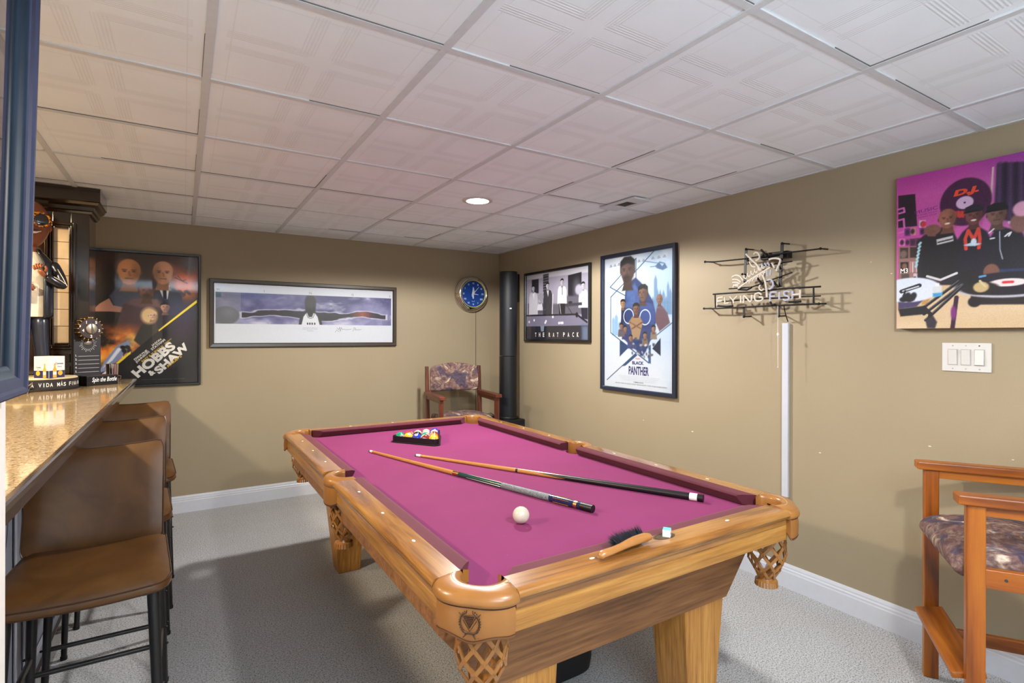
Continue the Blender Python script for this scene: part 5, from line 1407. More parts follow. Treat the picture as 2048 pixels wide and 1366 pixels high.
# ------------------------------------------------------------------ pictures on the walls
class Art:
    """paints a print as a fine coloured grid; coordinates in metres from the top-left corner"""
    def __init__(s, w, h, res, bg):
        s.w, s.h = w, h; s.nx, s.ny = int(w / res) + 1, int(h / res) + 1; s.res = res
        s.X, s.Y = np.meshgrid(np.linspace(0, w, s.nx), np.linspace(0, h, s.ny))
        s.I = np.zeros((s.ny, s.nx, 3)) + np.array(bg, float); s.rs = np.random.RandomState(11)
    def mix(s, a, c):
        a = np.clip(a, 0, 1)[..., None]; c = np.array(c, float); s.I = s.I * (1 - a) + c * a
    def cloud(s, scale, octaves=4, seed=0, sx=1.0):
        out = 0; amp = 1; tot = 0; rs = np.random.RandomState(seed)
        for o in range(octaves):
            n = scale * 2 ** o; gx, gy = int(s.w * n / sx) + 3, int(s.h * n) + 3
            g = rs.rand(gy, gx); fx, fy = s.X * n / sx, s.Y * n; ix, iy = fx.astype(int), fy.astype(int); tx, ty = fx - ix, fy - iy
            tx, ty = tx * tx * (3 - 2 * tx), ty * ty * (3 - 2 * ty)
            v = (g[iy, ix] * (1 - tx) + g[iy, ix + 1] * tx) * (1 - ty) + (g[iy + 1, ix] * (1 - tx) + g[iy + 1, ix + 1] * tx) * ty
            out = out + v * amp; tot += amp; amp *= 0.55
        return out / tot
    def ell(s, cx, cy, rx, ry, c, soft=0.003, rot=0.0, a=1.0):
        dx, dy = s.X - cx, s.Y - cy; C, S = math.cos(rot), math.sin(rot)
        u, v = (dx * C + dy * S) / rx, (-dx * S + dy * C) / ry
        d = (np.sqrt(u * u + v * v) - 1) * min(rx, ry); s.mix((0.5 - d / (2 * soft)) * a if a == 1 else np.clip(0.5 - d / (2 * soft), 0, 1) * a, c)
    def sd(s, P):
        P = [np.array(p, float) for p in P]; n = len(P)
        d = np.full(s.X.shape, 1e9); inside = np.zeros(s.X.shape, bool)
        for i in range(n):
            a, b = P[i], P[(i + 1) % n]; e = b - a; L = max(e @ e, 1e-12)
            t = np.clip(((s.X - a[0]) * e[0] + (s.Y - a[1]) * e[1]) / L, 0, 1)
            d = np.minimum(d, np.hypot(s.X - a[0] - t * e[0], s.Y - a[1] - t * e[1]))
            if a[1] != b[1]:
                c = ((a[1] > s.Y) != (b[1] > s.Y)) & (s.X < (b[0] - a[0]) * (s.Y - a[1]) / (b[1] - a[1]) + a[0]); inside ^= c
        return np.where(inside, -d, d)
    def poly(s, P, c, soft=0.0015, a=1.0): s.mix(np.clip(0.5 - s.sd(P) / (2 * soft), 0, 1) * a, c)
    def line(s, P, w, c, soft=0.0012, a=1.0):
        d = np.full(s.X.shape, 1e9)
        for p, q in zip(P, P[1:]):
            p, q = np.array(p, float), np.array(q, float); e = q - p; L = max(e @ e, 1e-12)
            t = np.clip(((s.X - p[0]) * e[0] + (s.Y - p[1]) * e[1]) / L, 0, 1); d = np.minimum(d, np.hypot(s.X - p[0] - t * e[0], s.Y - p[1] - t * e[1]))
        s.mix(np.clip(0.5 - (d - w / 2) / (2 * soft), 0, 1) * a, c)
    def grain(s, amp, seed=1):
        s.I = s.I + (np.random.RandomState(seed).rand(s.ny, s.nx, 1) - 0.5) * amp
    def bust(s, cx, cy, r, skin, hair, face=True, turn=0.0, beard=False, bald=False, side=-1):
        """a plain, nobody-in-particular head"""
        dk = tuple(k * 0.55 for k in skin); lt = tuple(min(255, k * 1.18 + 8) for k in skin)
        s.poly([(cx - r * .36, cy + r * .4), (cx + r * .36, cy + r * .4), (cx + r * .44, cy + r * 1.1), (cx + r * .62, cy + r * 1.5), (cx - r * .62, cy + r * 1.5), (cx - r * .44, cy + r * 1.1)], tuple(k * .72 for k in skin), r * .05)
        for q in (-1, 1): s.ell(cx + q * r * .72, cy + r * .02, r * .09, r * .20, dk, r * .04)
        s.ell(cx, cy - r * .22, r * .72, r * .78, skin, r * .05)
        s.poly([(cx - r * .71, cy - r * .15), (cx + r * .71, cy - r * .15), (cx + r * .64, cy + r * .42), (cx + r * .36, cy + r * .86), (cx + r * .12, cy + r * .98), (cx - r * .12, cy + r * .98), (cx - r * .36, cy + r * .86), (cx - r * .64, cy + r * .42)], skin, r * .06)
        s.ell(cx + side * r * .30, cy - r * .35, r * .34, r * .40, lt, r * .35, 0, .6); s.ell(cx + side * r * .42, cy + r * .15, r * .16, r * .24, lt, r * .2, 0, .5); s.ell(cx - side * r * .50, cy + r * .2, r * .22, r * .62, dk, r * .25, 0, .55)
        if not bald:
            s.poly([(cx - r * .80, cy - r * .1), (cx - r * .78, cy - r * .75), (cx - r * .35, cy - r * 1.08), (cx + r * .35, cy - r * 1.08), (cx + r * .78, cy - r * .75), (cx + r * .80, cy - r * .1), (cx + r * .62, cy - r * .42), (cx, cy - r * .58), (cx - r * .62, cy - r * .42)], hair, r * .06)
        if face:
            for q in (-1, 1):
                s.line([(cx + (q * .42 + turn) * r, cy - r * .17), (cx + (q * .18 + turn) * r, cy - r * .16)], r * .055, tuple(k * .40 for k in skin), r * .05)
                s.ell(cx + (q * .29 + turn) * r, cy - r * .04, r * .09, r * .045, (40, 30, 26), r * .04)
            s.line([(cx + turn * r, cy), (cx + (turn + .05) * r, cy + r * .26)], r * .08, dk, r * .08, .7)
            s.line([(cx + (turn - .22) * r, cy + r * .50), (cx + (turn + .22) * r, cy + r * .50)], r * .06, tuple(k * .50 for k in skin), r * .05)
            if beard: s.ell(cx + turn * r, cy + r * .62, r * .42, r * .34, (36, 26, 22), r * .12, 0, .7)
    def build(s, parent, name, M, rough=0.5, gloss=0.0):
        """M maps (x right, y up, z out) to the parent's space; origin at the top-left corner of the print"""
        a = np.clip(s.I, 0, 255) / 255.0; L = np.where(a <= 0.04045, a / 12.92, ((a + 0.055) / 1.055) ** 2.4)
        nx, ny = s.nx, s.ny; X, Y = s.X.ravel(), s.Y.ravel(); m = np.array(M)
        co = np.stack([X, -Y, np.zeros_like(X), np.ones_like(X)], 1) @ m.T
        me = bpy.data.meshes.new(name); me.vertices.add(nx * ny); me.vertices.foreach_set('co', co[:, :3].astype(np.float32).ravel())
        i = (np.arange(ny - 1)[:, None] * nx + np.arange(nx - 1)[None, :]).ravel(); nf = len(i)
        me.loops.add(nf * 4); me.loops.foreach_set('vertex_index', np.stack([i + nx, i + nx + 1, i + 1, i], 1).ravel().astype(np.int32))
        me.polygons.add(nf); me.polygons.foreach_set('loop_start', (np.arange(nf) * 4).astype(np.int32)); me.polygons.foreach_set('loop_total', np.full(nf, 4, np.int32))
        at = me.color_attributes.new('ink', 'FLOAT_COLOR', 'POINT')
        at.data.foreach_set('color', np.concatenate([L.reshape(-1, 3), np.ones((nx * ny, 1))], 1).astype(np.float32).ravel())
        me.update(calc_edges=True)
        mt, nt, b = new_mat(name + '_ink'); vc = nt.nodes.new('ShaderNodeVertexColor'); vc.layer_name = 'ink'
        nt.links.new(vc.outputs[0], b.inputs['Base Color']); b.inputs['Roughness'].default_value = rough
        n = noise(nt, coords(nt), 600, 1); bump(nt, b, n.outputs[0], 0.03, 0.0003)
        me.materials.append(mt); o = link(bpy.data.objects.new(name, me)); o.parent = parent; return o

def mat_glass():
    m = bpy.data.materials.new('picture_glass'); m.use_nodes = True; nt = m.node_tree; nt.nodes.clear()
    out = nt.nodes.new('ShaderNodeOutputMaterial'); mx = nt.nodes.new('ShaderNodeMixShader'); tr = nt.nodes.new('ShaderNodeBsdfTransparent'); gl = nt.nodes.new('ShaderNodeBsdfGlossy')
    fr = nt.nodes.new('ShaderNodeFresnel'); fr.inputs[0].default_value = 1.45; gl.inputs['Roughness'].default_value = 0.015
    tr.inputs[0].default_value = (0.985, 0.99, 0.985, 1)
    ge = nt.nodes.new('ShaderNodeNewGeometry'); front = nt.nodes.new('ShaderNodeMath'); front.operation = 'SUBTRACT'; front.inputs[0].default_value = 1.0
    mul = nt.nodes.new('ShaderNodeMath'); mul.operation = 'MULTIPLY'; nt.links.new(ge.outputs['Backfacing'], front.inputs[1]); nt.links.new(front.outputs[0], mul.inputs[0]); nt.links.new(fr.outputs[0], mul.inputs[1])
    nt.links.new(mul.outputs[0], mx.inputs[0]); nt.links.new(tr.outputs[0], mx.inputs[1]); nt.links.new(gl.outputs[0], mx.inputs[2]); nt.links.new(mx.outputs[0], out.inputs[0]); return m
M_GLASS = mat_glass()
M_FBLK = plain('black_satin_frame', col(20, 19, 20), 0.3, coat=0.2)
M_FNAVY = plain('blue_black_satin_frame', col(26, 34, 54), 0.35, coat=0.2)
M_FBRN = plain('dark_bronze_frame', col(52, 42, 30), 0.3, coat=0.3)
def framed(name, label, wall, c, w, h, fw, fmat, depth=0.024, rz_tilt=0.0, glass=True, inner=None):
    """wall picture; local x right, z up, -y out of the wall; origin bottom centre"""
    loc, rz = ((c[0], WY, c[1] - h / 2), 0) if wall == 'back' else ((WX, c[0], c[1] - h / 2), -PI / 2)
    t = thing(name, label, 'framed poster', loc, rz)
    if rz_tilt: t.rotation_euler = (0, rz_tilt, rz) if wall == 'back' else (-0.0, 0, rz)
    m_ = MB(); prof = [(0, 0), (0, -depth), (fw * 0.12, -depth - 0.003), (fw * 0.80, -depth - 0.001), (fw, -depth + 0.006), (fw, -0.006), (fw, 0)]
    rows = []
    for sx, sz, x0, z0 in ((1, 1, -w / 2, 0), (-1, 1, w / 2, 0), (-1, -1, w / 2, h), (1, -1, -w / 2, h), (1, 1, -w / 2, 0)):
        rows.append([Vector((x0 + sx * u, y, z0 + sz * u)) for u, y in prof])
    m_.grid(rows, close_u=True); m_.build('frame', fmat, t, smooth=True, angle=25)
    m_ = MB(); m_.box2((-w / 2 + fw * .5, -0.006, fw * .5), (w / 2 - fw * .5, -0.002, h - fw * .5)); m_.build('backing_board', M_GAP, t)
    if glass:
        m_ = MB(); m_.box2((-w / 2 + fw, -0.0135, fw), (w / 2 - fw, -0.0120, h - fw)); m_.build('glass_pane', M_GLASS, t)
    M = frame_M((-w / 2 + fw, -0.0072, h - fw), (1, 0, 0), (0, 0, 1))
    return t, M
def to_print(wall, t, M, fn):
    """reference crop px -> print coordinates in metres (x right, y down)"""
    loc = Vector(t.location); ox, oz = M[0][3], M[2][3]
    def f(x, y):
        u, v = fn(x, y)
        if wall == 'back': p = on_y(u, v); lx, lz = p.x - loc.x, p.z - loc.z
        else: p = on_x(u, v); lx, lz = -(p.y - loc.y), p.z - loc.z
        return (lx - ox, oz - lz)
    return f
def letters_on(parent, M, items, mats, name='lettering', z=0.0008):
    """items: (mat index, text, (x, y_down) centre, width, height, angle, bold, shear)"""
    mb = MB()
    for k, (mi, s, (x, y), w, h, ang, bold, sh) in enumerate(items):
        mb.mi = mi
        add_text(mb, s, M @ Matrix.Translation((x, -y, z + 0.00005 * k)) @ Matrix.Rotation(math.radians(ang), 4, 'Z'), width=w, height=h, bold=bold, shear=sh)
    return mb.build(name, mats, parent, recalc=False)
I_WHITE = plain('ink_white', col(232, 226, 220), 0.5); I_YEL = plain('ink_yellow', col(226, 180, 40), 0.5); I_GREY = plain('ink_grey', col(110, 112, 122), 0.5)
I_NAVY = plain('ink_navy', col(44, 46, 96), 0.5); I_BLACK = plain('ink_black', col(24, 24, 28), 0.5); I_RED = plain('ink_red', col(216, 70, 40), 0.5); I_GOLD = plain('ink_gold', col(130, 96, 50), 0.5)
I_PURP = plain('ink_purple', col(96, 30, 110), 0.5)

# --- 1. dark action poster, back wall left
t, M = framed('framed_poster', 'black framed dark film poster with fire glow and slanted white title on the back wall', 'back', (-0.232, 1.520), 0.700, 1.030, 0.020, M_FBLK)
w, h = 0.66, 0.99; A = Art(w, h, 0.0028, (24, 18, 18))
P = to_print('back', t, M, lambda x, y: (200 + x / 4.876, 500 + y / 4.876))
c1 = A.cloud(6, 5, 3); c2 = A.cloud(9, 4, 8)
A.mix(np.clip((0.35 - A.Y) * 2, 0, .35) * c1 * 1.4, (130, 70, 50))
fx, fy = P(830, 330); A.mix(np.exp(-(((A.X - fx) / 0.14) ** 2 + ((A.Y - fy) / 0.13) ** 2)) * (0.4 + c2) * 1.1, (206, 104, 56))
fx, fy = P(880, 130); A.ell(fx, fy, .06, .07, (84, 86, 100), .03, 0, .8)
fx, fy = P(560, 440); A.mix(np.exp(-(((A.X - fx) / 0.10) ** 2 + ((A.Y - fy) / 0.2) ** 2)) * .25, (150, 110, 100))
# figures, kept generic
A.poly([P(150, 560), P(90, 450), P(160, 370), P(260, 330), P(400, 320), P(450, 400), P(420, 620), P(250, 640)], (58, 60, 76), .006)
A.mix(np.clip(0.5 - A.sd([P(-90, 600), P(0, 520), P(90, 470), P(130, 540), P(230, 560), P(220, 610), P(100, 600)]) / .006, 0, 1), (150, 104, 86))
A.poly([P(470, 330), P(530, 300), P(700, 360), P(800, 430), P(810, 640), P(500, 640)], (34, 40, 62), .006)
A.poly([P(560, 340), P(600, 320), P(680, 350), P(660, 480), P(620, 480)], (196, 190, 196), .003); A.poly([P(610, 380), P(648, 380), P(652, 480), P(616, 480)], (30, 30, 40), .002)
x, y = P(285, 215); A.bust(x, y, .098, (188, 124, 74), (0, 0, 0), True, .0, bald=True)
x, y = P(615, 225); A.bust(x, y, .090, (182, 130, 98), (0, 0, 0), True, .0, bald=True, side=1)
A.poly([P(110, 900), P(230, 520), P(330, 470), P(560, 480), P(640, 540), P(600, 900), P(300, 960)], (66, 44, 48), .006)
A.mix(np.clip(0.5 - A.sd([P(230, 520), P(330, 470), P(560, 480), P(600, 560), P(400, 560)]) / .02, 0, 1) * c1 * .8, (128, 96, 96))
x, y = P(455, 400); A.bust(x, y, .066, (108, 66, 52), (56, 50, 50), True, beard=True)
# fire and smoke, lower left
g = np.exp(-np.maximum(0, (A.X - P(330, 800)[0]) / 0.07)) * np.clip((A.Y - P(0, 700 )[1]) / 0.12, 0, 1) * np.clip((P(0, 1180)[1] - A.Y) / 0.10, 0, 1)
A.mix(g * np.clip(c2 * 2.6 - .75, 0, 1), (232, 112, 34)); A.mix(g * np.clip(c1 * 3 - 1.35, 0, 1), (250, 200, 90))
A.poly([P(560, 640), P(600, 560), P(660, 600), P(720, 860), P(540, 870)], (30, 26, 34), .005); x, y = P(636, 560); A.bust(x, y, .040, (176, 128, 104), (34, 26, 26))
A.poly([P(330, 880), P(400, 740), P(470, 700), P(560, 740), P(600, 900), P(450, 980)], (48, 44, 40), .005); x, y = P(480, 640); A.ell(x, y, .052, .062, (206, 172, 124), .012); x, y = P(512, 640); A.bust(x, y, .034, (204, 160, 132), (206, 172, 124))
# machine shapes: car and bike
A.poly([P(-20, 1200), P(60, 1060), P(170, 930), P(280, 880), P(300, 930), P(200, 1060), P(60, 1180)], (118, 124, 158), .004); A.poly([P(30, 1150), P(170, 960), P(240, 930), P(120, 1080)], (196, 204, 226), .004)
for q in range(7):
    x, y = P(225 + q * 12, 950 + (q % 4) * 34); A.ell(x, y, .018, .014, (26, 20, 20), .004, q)
x, y = P(275, 1040); A.ell(x, y, .028, .030, (188, 132, 84), .004); A.ell(x, y, .018, .020, (40, 28, 24), .004)
for q in range(5):
    x, y = P(770 + q * 24, 405 + (q % 3) * 16); A.ell(x, y, .018, .012, (66, 56, 66), .005, q)
A.line([P(730, 270), P(850, 325)], .006, (30, 24, 28)); A.line([P(760, 255), P(800, 300), P(840, 290)], .005, (40, 30, 34))
# black wedge with the yellow blade of light
A.poly([P(1010, 420), P(570, 790), P(160, 1130), P(-60, 1300), P(-60, 1420), P(1010, 1420)], (18, 15, 18), .003)
A.ell(*P(800, 740), .10, .13, (50, 36, 56), .06, 0, .8); A.ell(*P(820, 580), .10, .08, (44, 46, 78), .05, 0, .7)
A.poly([P(945, 485), P(945, 515), P(575, 795), P(570, 780)], (232, 186, 48), .0016); A.poly([P(300, 985), P(300, 1010), P(20, 1240), P(0, 1232)], (236, 190, 50), .002)
A.poly([P(120, 1130), P(140, 1140), P(0, 1260), P(-20, 1240)], (196, 196, 206), .002)
A.I = A.I * 1.22 + 2; A.grain(10); pr = A.build(t, 'print', M)
def word(P, BL, BR, TL):
    a, b, c = (Vector((*P(*q), 0)) for q in (BL, BR, TL)); e = b - a; L = e.length; e.normalize(); n = Vector((e.y, -e.x, 0))
    hgt = abs((c - a).dot(n)); m = a + e * L / 2 + n * hgt / 2
    return (m.x, m.y), L, hgt, math.degrees(math.atan2(-e.y, e.x))
its = []
for mi, s_, bold, q in ((0, 'DWAYNE', .03, ((345, 1080), (470, 985), (333, 1060))), (0, 'JOHNSON', .03, ((362, 1108), (492, 1000), (348, 1086))), (0, 'JASON', .03, ((515, 945), (605, 878), (503, 924))),
        (0, 'STATHAM', .03, ((510, 980), (640, 880), (498, 960))), (1, 'FAST & FURIOUS', .03, ((418, 1096), (624, 943), (408, 1076))), (1, 'PRESENTS', .01, ((634, 918), (700, 868), (630, 908))),
        (0, 'HOBBS', .05, ((374, 1250), (748, 950), (322, 1168))), (0, '&', .05, ((502, 1232), (546, 1196), (470, 1186))), (0, 'SHAW', .05, ((582, 1214), (880, 950), (540, 1142))), (1, 'AUGUST 2', .03, ((664, 1146), (800, 1040), (652, 1122)))):
    its.append((mi, s_, *word(P, *q), bold, 0))
its.append((2, 'ONLY IN THEATRES NATIONWIDE THIS SUMMER', P(620, 1258), .28, .005, 0, 0, 0))
letters_on(pr, M, its, [I_WHITE, I_YEL, I_GREY])

# --- 2. long panoramic print, back wall
t, M = framed('framed_poster', 'long panoramic framed print with cloudy violet band and signature on the back wall', 'back', (0.954, 1.5775), 1.556, 0.556, 0.034, M_FBRN, 0.026)
w, h = 1.488, 0.488; A = Art(w, h, 0.0030, (216, 220, 232))
P = to_print('back', t, M, lambda x, y: (400 + x / 3.303, 520 + y / 3.303))
y0, y1 = 0.072, 0.330; x0, x1 = 0.010, 1.476
band = (A.X > x0) & (A.X < x1) & (A.Y > y0) & (A.Y < y1)
base = A.I.copy(); c1 = A.cloud(5, 5, 21, 1.6); c2 = A.cloud(12, 4, 5, 2.0)
A.mix(np.ones_like(A.X), (64, 62, 112)); A.mix(np.clip(c1 * 2.6 - .95, 0, 1), (158, 156, 196)); A.mix(np.clip(c2 * 3.0 - 1.7, 0, 1), (226, 228, 240)); A.mix(np.clip((A.Y - .26) * 8, 0, 1) * np.clip(c2 * 3 - 1.2, 0, 1), (206, 200, 226))
A.mix(np.clip(1 - np.abs(A.X - .30) / .25, 0, 1) * np.clip((.16 - A.Y) * 10, 0, 1) * .6, (54, 74, 150))
yc = 0.243 + 0.012 * np.sin(A.X * 9) + (A.cloud(14, 3, 2, 3) - .5) * .05; th = 0.016 + 0.016 * np.exp(-((A.X - .74) / .35) ** 2) + (A.cloud(20, 3, 9, 2) - .5) * .02
d = np.abs(A.Y - yc) - th; A.mix(np.clip(.5 - (d - .008) / .008, 0, 1) * ((A.X > .18) & (A.X < 1.44)) * .8, (214, 214, 232)); A.mix(np.clip(.5 - d / .006, 0, 1) * ((A.X > .20) & (A.X < 1.42)), (34, 28, 44))
A.mix(np.clip(.5 - d / .006, 0, 1) * np.clip(1 - np.abs(A.X - 1.20) / .12, 0, 1), (150, 66, 44))
A.ell(.085, .262, .098, .074, (66, 66, 78), .006); A.ell(.105, .235, .040, .030, (112, 112, 126), .03, 0, .7)
A.mix((A.X < .195) * .40, (148, 152, 156)); A.mix(((A.X > .60) & (A.X < .86)) * .12, (90, 90, 100))  # pale glass reflection painted over the left end of the print
A.poly([(.645, .335), (.655, .265), (.69, .225), (.79, .225), (.83, .265), (.845, .335)], (44, 38, 48), .004); A.poly([(.70, .24), (.70, .13), (.716, .08), (.77, .08), (.786, .13), (.786, .24)], (34, 30, 38), .008)
A.ell(.742, .128, .045, .060, (58, 52, 62), .010)
A.poly([(.668, .335), (.684, .262), (.706, .228), (.716, .228), (.728, .262), (.756, .262), (.768, .228), (.782, .228), (.804, .262), (.822, .335)], (220, 222, 230), .003)
A.line([(.706, .228), (.722, .268), (.742, .274), (.764, .268), (.780, .228)], .004, (50, 44, 56))
for q in range(4): A.poly([(.712 + q * .020, .312), (.724 + q * .020, .312), (.724 + q * .020, .335), (.712 + q * .020, .335)], (40, 36, 48), .001)
A.I = np.where(band[..., None], A.I, base)
A.poly([(.012, .075), (.05, .075), (.05, .115), (.012, .115)], (52, 92, 112), .004, .8)
A.line([(.97, .355), (.985, .372), (.995, .350), (1.0, .385), (1.01, .352), (1.02, .372), (1.035, .366), (1.05, .372), (1.10, .366)], .0022, (60, 62, 76)); A.line([(1.115, .385), (1.125, .352), (1.14, .358), (1.13, .372), (1.16, .372), (1.19, .368)], .0022, (60, 62, 76)); A.line([(.955, .395), (.97, .375), (.99, .392)], .002, (70, 72, 86))
A.I = A.I * .94; A.grain(8, 4); pr = A.build(t, 'print', M)
letters_on(pr, M, [(0, 'W', (.028, .052), .026, .018, 0, 0, 0), (0, 'I', (.370, .052), .003, .018, 0, 0, 0), (0, 'N', (.742, .052), .020, .018, 0, 0, 0), (0, 'G', (1.110, .052), .020, .018, 0, 0, 0), (0, 'S', (1.462, .052), .013, .018, 0, 0, 0),
    (0, 'No bird soars too high if he soars', (.742, .358), .125, .006, 0, 0, 0), (0, 'with his own wings.', (.742, .370), .13, .006, 0, 0, 0), (0, 'William Blake', (.742, .384), .05, .005, 0, 0, 0)], [I_GREY])

# --- 3. black and white poolroom print, right wall
t, M = framed('framed_poster', 'black framed black and white print of a poolroom scene on the right wall', 'right', (3.912, 1.676), 0.995, 0.664, 0.022, M_FBLK)
w, h = 0.951, 0.62; A = Art(w, h, 0.0028, (150, 144, 164))
P = to_print('right', t, M, lambda x, y: (1020 + x / 3.794, 460 + y / 3.794))
Q = lambda x, y: P(x, y)
A.mix(A.cloud(4, 4, 2) * .5, (190, 186, 204)); A.poly([Q(130, 345), Q(600, 260), Q(600, 320), Q(130, 380)], (196, 194, 206), .006)
A.poly([Q(445, 345), Q(548, 318), Q(548, 515), Q(445, 520)], (34, 32, 40), .003); A.ell(*Q(510, 450), .045, .08, (110, 106, 120), .03, 0, .7)
A.poly([Q(170, 380), Q(222, 372), Q(222, 480), Q(170, 480)], (40, 38, 46), .004); A.poly([Q(256, 340), Q(298, 330), Q(298, 470), Q(256, 470)], (52, 50, 60), .003)
for q in range(6): A.line([Q(256, 352 + q * 20), Q(298, 343 + q * 20)], .004, (150, 146, 160))
A.poly([Q(140, 640), Q(595, 640), Q(595, 500), Q(430, 500), Q(400, 560), Q(140, 560)], (96, 92, 106), .01)
def man(x, top, bot, sw, coat, shirt, legc, tie=False):
    A.poly([Q(x - sw, bot), Q(x - sw * .9, top + 90), Q(x - sw * .7, top + 62), Q(x, top + 50), Q(x + sw * .7, top + 62), Q(x + sw * .95, top + 90), Q(x + sw, bot)], coat, .003)
    A.poly([Q(x - 8, top + 55), Q(x + 10, top + 55), Q(x + 4, top + 110)], shirt, .002)
    if tie: A.line([Q(x + 1, top + 60), Q(x + 2, top + 120)], .008, (30, 28, 36))
    px, py = Q(x, top + 26); A.bust(px, py, .031, (190, 184, 196), (30, 28, 34))
man(182, 418, 650, 34, (196, 192, 204), (230, 228, 236), 0); man(232, 500, 610, 22, (216, 212, 224), (216, 212, 224), 0); man(290, 398, 650, 36, (56, 54, 64), (220, 218, 228), 0)
man(400, 370, 560, 36, (224, 222, 232), (224, 222, 232), 0, True); A.poly([Q(374, 558), Q(425, 558), Q(422, 640), Q(378, 640)], (34, 32, 40), .003)
man(560, 395, 590, 36, (214, 212, 224), (214, 212, 224), 0); A.poly([Q(545, 590), Q(595, 590), Q(595, 680), Q(550, 670)], (40, 38, 48), .003)
A.ell(*Q(238, 508), .05, .035, (150, 146, 158), .004); A.line([Q(330, 490), Q(325, 640)], .012, (210, 206, 216)); A.line([Q(376, 520), Q(392, 640)], .006, (210, 206, 216))
A.poly([Q(420, 560), Q(550, 548), Q(552, 570), Q(430, 582)], (60, 58, 70), .003); A.line([Q(440, 580), Q(480, 640)], .01, (60, 58, 70)); A.ell(*Q(462, 550), .03, .012, (40, 38, 46), .003); A.ell(*Q(528, 452), .05, .045, (170, 166, 184), .01)
A.poly([Q(134, 655), Q(500, 640), Q(595, 690), Q(595, 722), Q(134, 730)], (120, 116, 140), .003); A.line([Q(134, 650), Q(510, 640)], .016, (34, 32, 42)); A.line([Q(510, 640), Q(590, 700)], .018, (34, 32, 42)); A.ell(*Q(512, 644), .018, .022, (22, 20, 26), .003)
for x, y in ((150, 698), (188, 685), (278, 692), (272, 704), (330, 660), (377, 706), (392, 705), (404, 705)): A.ell(*Q(x, y), .013, .012, (226, 224, 232), .002)
A.poly([Q(120, 732), Q(610, 722), Q(610, 850), Q(120, 850)], (44, 42, 52), .003); A.poly([Q(548, 726), Q(600, 722), Q(600, 840), Q(548, 840)], (92, 104, 128), .02)
A.poly([Q(196, 735), Q(286, 733), Q(286, 840), Q(196, 840)], (26, 30, 44), .006); A.poly([Q(236, 728), Q(264, 728), Q(260, 770), Q(240, 770)], (128, 134, 156), .003)
A.grain(12, 6); pr = A.build(t, 'print', M)
its = []
for s, x in zip('THE', (200, 230, 260)): its.append((0, s, P(x, 795), .024, .040, 0, .02, 0))
for s, x in zip('RAT', (305, 336, 367)): its.append((0, s, P(x, 795), .024, .040, 0, .02, 0))
for s, x in zip('PACK', (415, 449, 485, 520)): its.append((0, s, P(x, 794), .024, .040, 0, .02, 0))
letters_on(pr, M, its, [I_WHITE])

# --- 4. pale blue film poster, right wall
t, M = framed('framed_poster', 'tall pale blue film poster in a blue-black frame on the right wall', 'right', (2.893, 1.5075), 0.762, 1.062, 0.028, M_FNAVY, 0.030)
w, h = 0.706, 1.006; A = Art(w, h, 0.0028, (206, 214, 230))
P = to_print('right', t, M, lambda x, y: (1020 + x / 3.794, 460 + y / 3.794)); Q = P
c1 = A.cloud(4, 5, 31); c2 = A.cloud(10, 4, 7)
A.mix(np.clip((A.X / w - .35) * 1.1, 0, .8) * np.clip(1.2 - A.Y / h, 0, 1), (134, 168, 206)); A.mix(np.clip(c1 * 2.4 - 1.15, 0, .8) * (A.Y < .62), (230, 236, 244)); A.mix(np.clip((A.Y / h - .66) * 4, 0, 1) * .8, (218, 224, 236)); A.mix(np.clip(c1 * 2 - .9, 0, 1) * np.clip(A.X / w * 1.6 - .9, 0, 1) * (A.Y > .6) * .8, (148, 182, 206))
# skyline
for x, y, ww in ((1110, 340, 12), (1125, 440, 8), (1145, 450, 10), (1170, 455, 12), (1205, 390, 9), (1222, 440, 12), (1090, 500, 12), (1190, 500, 14)):
    A.poly([Q(x - ww, 640), Q(x - ww, y + 40), Q(x, y), Q(x + ww, y + 40), Q(x + ww, 640)], (88, 124, 164), .004, .8)
for x, y, ww in ((790, 660, 10), (812, 640, 12), (835, 690, 9)): A.poly([Q(x - ww, 800), Q(x - ww, y + 20), Q(x, y), Q(x + ww, y + 20), Q(x + ww, 800)], (120, 164, 206), .004, .8)
# angular line work
LN = (52, 84, 120)
for pl_, ww in (([(1115, 140), (980, 290), (770, 510), (770, 780), (1060, 1010), (1060, 900)], .008), ([(962, 215), (962, 360)], .008), ([(962, 215), (765, 435), (900, 510)], .008), ([(742, 1135), (960, 935)], .007), ([(1235, 705), (1040, 860), (860, 1030)], .007), ([(1060, 1010), (880, 870)], .008)):
    A.line([Q(*p) for p in pl_], ww, LN)
A.poly([Q(838, 835), Q(912, 885), Q(838, 960)], (38, 62, 104), .003); A.poly([Q(1148, 820), Q(1148, 955), Q(1085, 900)], (24, 34, 58), .003); A.poly([Q(960, 935), Q(972, 950), Q(880, 1030), (Q(858, 1032))], (44, 70, 110), .002)
A.poly([Q(1055, 880), Q(1074, 870), Q(1074, 1018), Q(1055, 1000)], (60, 92, 132), .002)
# flying craft
A.poly([Q(1105, 275), Q(1140, 240), Q(1180, 250), Q(1200, 285), Q(1165, 305), Q(1120, 290)], (52, 84, 128), .004); A.line([Q(1020, 236), Q(1130, 252)], .006, (90, 120, 160)); A.line([Q(1070, 280), Q(1120, 275)], .006, (90, 120, 160)); A.poly([Q(1140, 250), Q(1175, 255), Q(1160, 275)], (150, 186, 220), .003)
